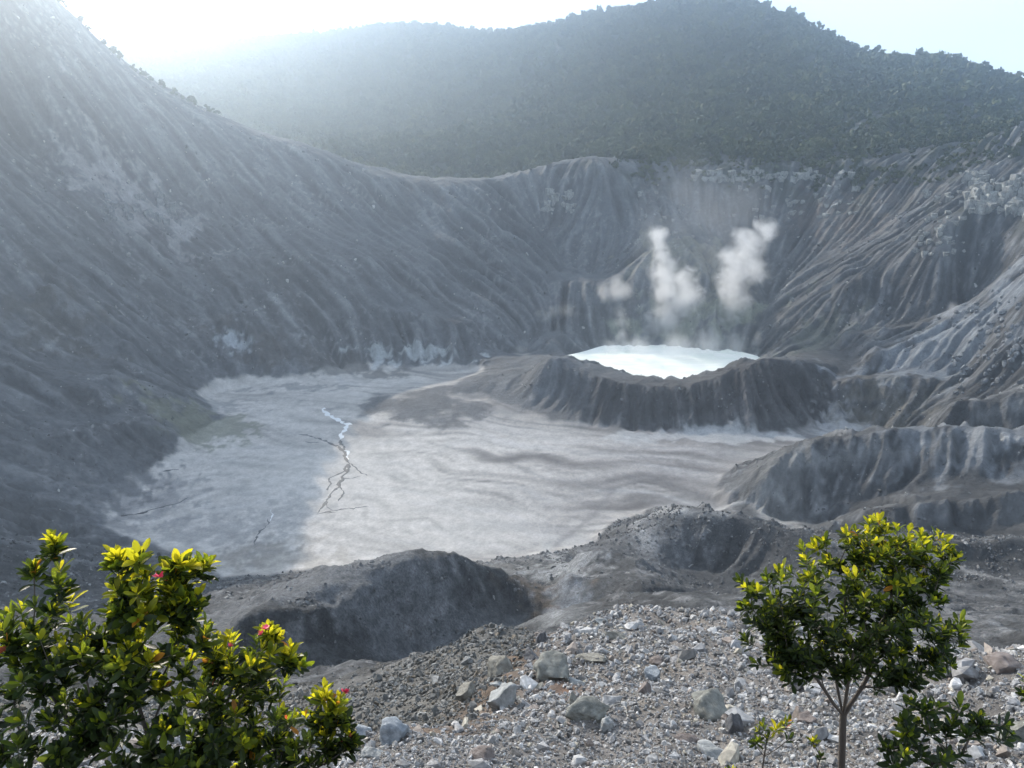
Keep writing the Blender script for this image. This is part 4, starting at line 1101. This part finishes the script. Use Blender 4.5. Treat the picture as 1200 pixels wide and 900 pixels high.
nt.links.new(tx.outputs['Fac'], crr.inputs[0]); nt.links.new(crr.outputs[0], b.inputs['Base Color'])
M_petal, nt, b = new_mat('petal'); b.inputs['Base Color'].default_value = (0.75, 0.07, 0.14, 1); b.inputs['Roughness'].default_value = .5
# kinds of leaf: (surface colour, light that comes through, weight by age)
LEAF_COL = [((.16, .165, .012), (.66, .58, .02)), ((.11, .13, .012), (.55, .52, .02)), ((.05, .075, .012), (.22, .27, .015)), ((.026, .042, .012), (.07, .10, .012)),
            ((.018, .030, .012), (.03, .05, .012)), ((.30, .13, .02), (.70, .30, .03)), ((.22, .05, .03), (.55, .12, .04))]
LT = [0, .14, .38, .66, .88, 1.0]; LW = [.016, .06, .135, .185, .13, .02]
def leaf_geom(bend, fold, wide=1.0):
    V = []; F = []
    for t, w in zip(LT, LW):
        y = t; z = -bend * t * t
        V += [(-w * wide, y, z + fold * w), (0, y, z), (w * wide, y, z + fold * w)]
    for k in range(len(LT) - 1):
        for c in (0, 1): F.append((3 * k + c, 3 * k + c + 1, 3 * k + c + 4, 3 * k + c + 3))
    return np.array(V), F
LG = [leaf_geom(b_, f_, w_) for b_, f_, w_ in ((.12, .35, 1.0), (.25, .5, .9), (.02, .25, 1.1), (-.08, .45, .95))]
def leaf_mesh(name, gi, ci):
    V, F = LG[gi]; me = bpy.data.meshes.new(name); me.from_pydata(V.tolist(), [], F)
    me.polygons.foreach_set('use_smooth', np.ones(len(F), bool))
    for an, j in (('leaf_colour', 0), ('leaf_glow', 1)):
        a = me.attributes.new(an, 'FLOAT_COLOR', 'POINT'); a.data.foreach_set('color', np.tile(np.r_[LEAF_COL[ci][j], 1.0], len(V)).astype(np.float32))
    me.materials.append(M_leaf); return me
LM = {(g, c): leaf_mesh('leaf', g, c) for g in range(4) for c in range(len(LEAF_COL))}

def rosette(r, tip, d, L, young, out):
    """leaves in whorls about the tip of a shoot: list of (matrix, colour index)"""
    d = d.normalized(); u = d.cross(Vector((.37, .81, .2))).normalized(); w = d.cross(u)
    ph = r.uniform(0, 6.28); n = r.randint(8, 13)
    for k in range(n):
        f = k / (n - 1)
        a = ph + k * 2.4; open_ = R(18 + 62 * f ** .8 + r.uniform(-9, 9))
        dr = (d * math.cos(open_) + (u * math.cos(a) + w * math.sin(a)) * math.sin(open_)).normalized()
        dr = (dr + Vector((0, 0, .18))).normalized()
        nrm = (d - dr * d.dot(dr)); nrm = nrm.normalized() if nrm.length > 1e-4 else u
        nrm = (nrm + Vector((r.gauss(0, .25), r.gauss(0, .25), r.gauss(0, .25)))); nrm = (nrm - dr * nrm.dot(dr)).normalized()
        x = dr.cross(nrm)
        s = L * (1.0 - .35 * (f < .2)) * r.uniform(.75, 1.15)
        p = tip - d * L * (.75 * f ** 1.3)
        M = Matrix(((x.x * s, dr.x * s, nrm.x * s, p.x), (x.y * s, dr.y * s, nrm.y * s, p.y), (x.z * s, dr.z * s, nrm.z * s, p.z), (0, 0, 0, 1)))
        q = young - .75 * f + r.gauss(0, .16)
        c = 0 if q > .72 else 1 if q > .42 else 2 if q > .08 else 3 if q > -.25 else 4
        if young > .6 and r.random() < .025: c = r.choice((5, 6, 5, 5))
        out.append((M, c))

def shrub(name, label, cat, base_px, blobs, ntips, leaf, seed, fork=None, stem_r=.009, young=.55, group=None, depth=.8, flowers=(), maxparts=300, bare=.0, trunk_label=None, sink=.02, zbase=None, limbs=()):
    """blobs: px, py, radius x, radius y, distance Y, share; a skeleton of shoots joins every tip to the foot"""
    r = random.Random(seed)
    bx = atY(*base_px); root = Vector((bx[0], bx[1], float(height(bx[0], bx[1])) - sink))
    ntot = sum(b_[5] for b_ in blobs); tips = []
    for px, py, rx, ry, Yd, sh in blobs:
        c = Vector(atY(px, py, Yd)); k = c.length / FPX
        for _ in range(max(1, round(ntips * sh / ntot))):
            while True:
                v = Vector((r.uniform(-1, 1), r.uniform(-1, 1), r.uniform(-1, 1)))
                if v.length < 1 and (v.length > .45 or r.random() < .35): break
            up = Vector((0, sP, cP)); fw = Vector((0, cP, -sP))
            p = c + Vector((1, 0, 0)) * v.x * rx * k + up * v.z * ry * k + fw * v.y * rx * k * depth
            if p.z < float(height(p.x, p.y)) + .05: continue
            tips.append((p, v))
    nodes = [(root, None)]
    start = [0]
    if fork is not None:
        f = Vector(atY(*fork)); m = (root + f) / 2 + Vector((.012, 0, 0))
        nodes += [(m, 0), (f, 1)]; start = [2]
    kids = {}
    first = start[0]
    for lp in limbs:
        f = nodes[first][0]; e_ = Vector(atY(*lp)); prev = first
        for k in range(1, 5):
            t = k / 4; nodes.append((f.lerp(e_, t) + Vector((0, 0, -.02 * math.sin(math.pi * t) + r.gauss(0, .004))), prev)); prev = len(nodes) - 1
    plen = [0.0] * len(nodes)
    for i in range(1, len(nodes)): plen[i] = plen[nodes[i][1]] + (nodes[i][0] - nodes[nodes[i][1]][0]).length
    tips.sort(key=lambda t: (t[0] - nodes[first][0]).length)
    ends = []
    for p, v in tips:
        best = None
        for i in range(first, len(nodes)):
            q = nodes[i][0]
            if q.z > p.z + .02 and i > first: continue
            sc = (q - p).length + .55 * plen[i]
            if best is None or sc < best[0]: best = (sc, i)
        i = best[1]; q = nodes[i][0]; dist_ = (p - q).length
        seg = max(1, int(dist_ / .07)); prev = i
        side = Vector((r.gauss(0, 1), r.gauss(0, 1), 0)) * dist_ * .06
        for k in range(1, seg + 1):
            t = k / seg
            pt = q.lerp(p, t) + side * math.sin(math.pi * t) + Vector((v.x * .3, 0, -1)) * dist_ * .12 * math.sin(math.pi * t)
            nodes.append((pt, prev)); plen.append(plen[prev] + (pt - nodes[prev][0]).length); prev = len(nodes) - 1
        ends.append((prev, v))
    load = [0.0] * len(nodes)
    for e, _ in ends: load[e] += 1
    order = sorted(range(len(nodes)), key=lambda i: -plen[i])
    for i in order:
        if nodes[i][1] is not None: load[nodes[i][1]] += load[i]
    tot = max(load)
    rad = [max(.0011, stem_r * (l / tot) ** .5) for l in load]
    for i, n_ in enumerate(nodes):
        kids.setdefault(n_[1], []).append(i)
    root_e = bpy.data.objects.new(name, None); root_e.location = root; root_e.empty_display_size = .1; col.objects.link(root_e)
    tag(root_e, label, cat, group)
    # chains of nodes become tubes: thick ones are limbs of their own, thin ones twigs
    chains = []
    stack = [[0]]
    while stack:
        ch = stack.pop()
        while True:
            ks = kids.get(ch[-1], [])
            if not ks: break
            ks = sorted(ks, key=lambda i: -load[i])
            for o_ in ks[1:]: stack.append([ch[-1], o_])
            ch.append(ks[0])
        if len(ch) > 1: chains.append(ch)
    TV, TF = [], []; nl = 0
    for ci_, ch in enumerate(chains):
        pts = [nodes[i][0] - root for i in ch]; rd = [rad[i] for i in ch]
        if len(ch) > 1 and ci_ > 0: rd[0] = rad[ch[1]]
        thick = rd[0] > stem_r * .38
        V, F = tube_geom(pts, rd, 8 if thick else 5)
        if thick and nl < 9:
            nl += 1
            me = bpy.data.meshes.new('stem'); me.from_pydata([tuple(v) for v in V], [], F); me.polygons.foreach_set('use_smooth', np.ones(len(F), bool)); me.materials.append(M_twig)
            o = bpy.data.objects.new('trunk' if (ci_ == 0 and fork) else 'branch', me); o.parent = root_e; col.objects.link(o)
        else:
            k0 = len(TV); TV += V; TF += [tuple(a + k0 for a in f) for f in F]
    if TV:
        me = bpy.data.meshes.new('twigs'); me.from_pydata([tuple(v) for v in TV], [], TF); me.polygons.foreach_set('use_smooth', np.ones(len(TF), bool)); me.materials.append(M_twig)
        o = bpy.data.objects.new('twigs', me); o.parent = root_e; col.objects.link(o); o['kind'] = 'stuff'
    # leaves
    leaves = []
    top = max(nodes[e][0].z for e, _ in ends); bot = min(nodes[e][0].z for e, _ in ends)
    for e, v in ends:
        p = nodes[e][0]; par = nodes[nodes[e][1]][0]; d = (p - par).normalized() * .55 + Vector((v.x * .45, v.y * .3, .55))
        h_ = (p.z - bot) / (top - bot + 1e-6)
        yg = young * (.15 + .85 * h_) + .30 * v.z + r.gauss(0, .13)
        rosette(r, p, d, leaf * r.uniform(.85, 1.1), yg, leaves)
        # older leaves a little way down the shoot
        i = nodes[e][1]; k = 0
        while i and k < 2:
            q = nodes[i][0]
            if r.random() > bare and rad[i] < stem_r * .35:
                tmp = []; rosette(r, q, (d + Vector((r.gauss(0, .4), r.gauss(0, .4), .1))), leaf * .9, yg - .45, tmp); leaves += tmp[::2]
            i = nodes[i][1]; k += 1
    leaves = [(M, c) for M, c in leaves]
    leaves.sort(key=lambda t: t[0].translation.length)
    inv = Matrix.Translation(-root)
    for M, c in leaves[:maxparts]:
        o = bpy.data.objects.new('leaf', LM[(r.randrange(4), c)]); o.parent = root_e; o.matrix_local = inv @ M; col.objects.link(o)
    rest = leaves[maxparts:]
    if rest:
        AV, AF, A1, A2 = [], [], [], []
        off = 0
        for M, c in rest:
            V, F = LG[r.randrange(4)]; m = np.array(inv @ M)
            AV.append(V @ m[:3, :3].T + m[:3, 3]); AF += [tuple(a + off for a in f) for f in F]; off += len(V)
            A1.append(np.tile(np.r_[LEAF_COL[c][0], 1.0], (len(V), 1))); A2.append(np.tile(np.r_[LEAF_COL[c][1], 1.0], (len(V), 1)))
        me = bpy.data.meshes.new('leaves'); me.from_pydata(np.concatenate(AV).tolist(), [], AF); me.polygons.foreach_set('use_smooth', np.ones(len(AF), bool))
        for an, A in (('leaf_colour', A1), ('leaf_glow', A2)):
            a = me.attributes.new(an, 'FLOAT_COLOR', 'POINT'); a.data.foreach_set('color', np.concatenate(A).astype(np.float32).ravel())
        me.materials.append(M_leaf)
        o = bpy.data.objects.new('leaves', me); o.parent = root_e; col.objects.link(o); o['kind'] = 'stuff'
    for px, py, Yd, s_ in flowers:
        c = Vector(atY(px, py, Yd)); rr_ = s_ * c.length / FPX
        V, F = [], []
        for k in range(9):
            dv = Vector((r.gauss(0, 1), r.gauss(0, 1), abs(r.gauss(0, 1)))).normalized(); uu = dv.cross(Vector((.2, .5, 1))).normalized(); ww = dv.cross(uu); i0 = len(V)
            for (a, b_) in ((0, .15), (.5, .4), (1, .12)):
                for sg in (-1, 1): V.append(dv * rr_ * a + uu * sg * rr_ * b_ + ww * (.1 * rr_ * (a == .5)))
            F += [(i0, i0 + 1, i0 + 3, i0 + 2), (i0 + 2, i0 + 3, i0 + 5, i0 + 4)]
        me = bpy.data.meshes.new('flower'); me.from_pydata([tuple(v) for v in V], [], F); me.materials.append(M_petal)
        o = bpy.data.objects.new('flower', me); o.parent = root_e; o.location = c - root; col.objects.link(o)
    print('SHRUB', label[:30], 'tips', len(ends), 'leaves', len(leaves), 'root', tuple(round(v, 2) for v in root))
    return root_e

LS = .056
shrub('shrub', 'leafy shrub at the far left edge with one tall upright leader', 'shrub', (60, 980, 2.1),
      [(62, 648, 9, 16, 2.15, 2), (64, 685, 12, 22, 2.15, 2), (45, 668, 10, 8, 2.15, 1), (60, 745, 60, 35, 2.15, 14), (20, 780, 50, 40, 2.1, 12), (90, 820, 70, 60, 2.1, 18), (30, 860, 50, 50, 2.0, 10), (130, 800, 40, 50, 2.15, 8)], 135, LS, 11, young=.55)
shrub('shrub', 'tallest lime tipped shrub at left with a pink flower near its top', 'shrub', (180, 990, 2.2),
      [(160, 700, 42, 26, 2.2, 12), (150, 655, 16, 12, 2.2, 3), (205, 660, 14, 14, 2.25, 3), (238, 662, 10, 12, 2.3, 2), (215, 700, 30, 26, 2.25, 7), (180, 760, 60, 45, 2.2, 14), (190, 840, 80, 60, 2.15, 22)], 145, LS * 1.08, 12, young=.85,
      flowers=((186, 676, 2.18, 7),))
shrub('shrub', 'spreading shrub with yellow orange shoot tips right of the tallest shrub', 'shrub', (285, 1000, 2.3),
      [(290, 765, 45, 28, 2.3, 10), (345, 772, 14, 14, 2.3, 3), (312, 748, 14, 10, 2.3, 2), (255, 770, 22, 26, 2.3, 4), (280, 830, 60, 45, 2.3, 16), (250, 880, 60, 40, 2.2, 12), (290, 860, 50, 30, 2.3, 8)], 125, LS * .95, 13, young=.8,
      flowers=((311, 736, 2.28, 5), (306, 742, 2.28, 4), (270, 757, 2.25, 4)))
shrub('shrub', 'low shrub with a red flower at the right end of the left hand group', 'shrub', (365, 1010, 2.5),
      [(388, 828, 24, 20, 2.5, 6), (350, 868, 40, 26, 2.5, 9), (395, 862, 22, 20, 2.5, 5), (300, 875, 18, 16, 2.3, 4), (330, 900, 50, 24, 2.4, 6)], 78, LS, 14, young=.75,
      flowers=((405, 811, 2.5, 6), (402, 868, 2.48, 3), (411, 862, 2.48, 3)))
shrub('small_tree', 'small round crowned tree with forked bare trunk on the right', 'tree', (992, 912, 3.1),
      [(1000, 690, 95, 55, 3.1, 38), (905, 700, 40, 34, 3.1, 9), (1070, 665, 48, 42, 3.1, 12), (1018, 632, 30, 24, 3.1, 6), (1110, 655, 16, 18, 3.1, 3), (1045, 640, 50, 24, 3.1, 8), (950, 745, 70, 30, 3.1, 14), (1050, 750, 65, 34, 3.1, 14), (920, 735, 40, 30, 3.1, 7), (985, 772, 60, 18, 3.1, 9), (1060, 782, 45, 22, 3.1, 7), (935, 775, 45, 20, 3.1, 7), (1085, 745, 40, 30, 3.1, 6)],
      470, .052, 15, fork=(988, 838, 3.1), stem_r=.017, young=.62, depth=.75, bare=.2, limbs=((945, 772, 3.0), (975, 760, 3.2), (1000, 765, 3.0), (1035, 762, 3.15), (1015, 745, 3.25)))
shrub('shrub', 'dark green shrub in front of the gravel right of the small tree', 'shrub', (1100, 1000, 2.6),
      [(1075, 835, 30, 26, 2.6, 6), (1150, 850, 26, 24, 2.6, 6), (1110, 870, 45, 28, 2.6, 8), (1060, 885, 35, 20, 2.5, 5)], 42, .058, 16, young=.15, bare=.4)
shrub('shrub', 'little bright green shrub left of the small tree trunk', 'shrub', (898, 960, 3.0),
      [(908, 862, 22, 14, 3.0, 6), (925, 850, 10, 8, 3.0, 2), (890, 872, 10, 8, 3.0, 2)], 9, .045, 17, young=.7, bare=.9, stem_r=.004)
shrub('seedling', 'tiny seedling with an orange red shoot at the foot of the small tree', 'plant', (957, 930, 3.0),
      [(957, 868, 6, 5, 3.0, 2), (962, 884, 8, 5, 3.0, 1)], 3, .035, 18, young=.95, bare=1, stem_r=.003)
shrub('shrub', 'cut off shrub reaching in at the right edge of the picture', 'shrub', (1225, 960, 2.8),
      [(1203, 800, 12, 18, 2.8, 3), (1225, 800, 20, 30, 2.8, 4)], 8, .045, 19, young=.7, bare=.6, stem_r=.005)
shrub('seedling', 'yellow green seedling poking up at the bottom edge left of the tree', 'plant', (852, 960, 2.9),
      [(850, 902, 8, 5, 2.9, 2), (872, 906, 5, 4, 2.9, 1)], 3, .035, 20, young=.9, bare=1, stem_r=.003)

# ------------------------------------------------------------------ dry sticks on the gravel
M_stick, nt, b = new_mat('bleached_wood'); b.inputs['Base Color'].default_value = (0.36, 0.33, 0.28, 1); b.inputs['Roughness'].default_value = .8
for k, (x0, y0, x1, y1, lab) in enumerate([(712, 834, 745, 818, 'thin bleached stick lying on the gravel right of the low oblong boulder'), (728, 826, 735, 842, 'short pale stick crossing below the longer bleached stick'),
                                           (640, 870, 668, 862, 'pale dry twig lying low on the gravel under the red brown soil')]):
    a = hit(x0, y0); c = hit(x1, y1); P = []
    for t in np.linspace(0, 1, 7):
        q = a * (1 - t) + c * t; P.append(Vector((q[0], q[1], max(q[2], float(height(q[0], q[1]))) + .05 + .02 * math.sin(t * 9 + k))) - Vector(a))
    V, F = tube_geom(P, [.008 - .0008 * i for i in range(7)], 6)
    me = bpy.data.meshes.new('stick'); me.from_pydata([tuple(v) for v in V], [], F); me.materials.append(M_stick)
    o = bpy.data.objects.new('stick', me); o.location = a; col.objects.link(o); tag(o, lab, 'stick')
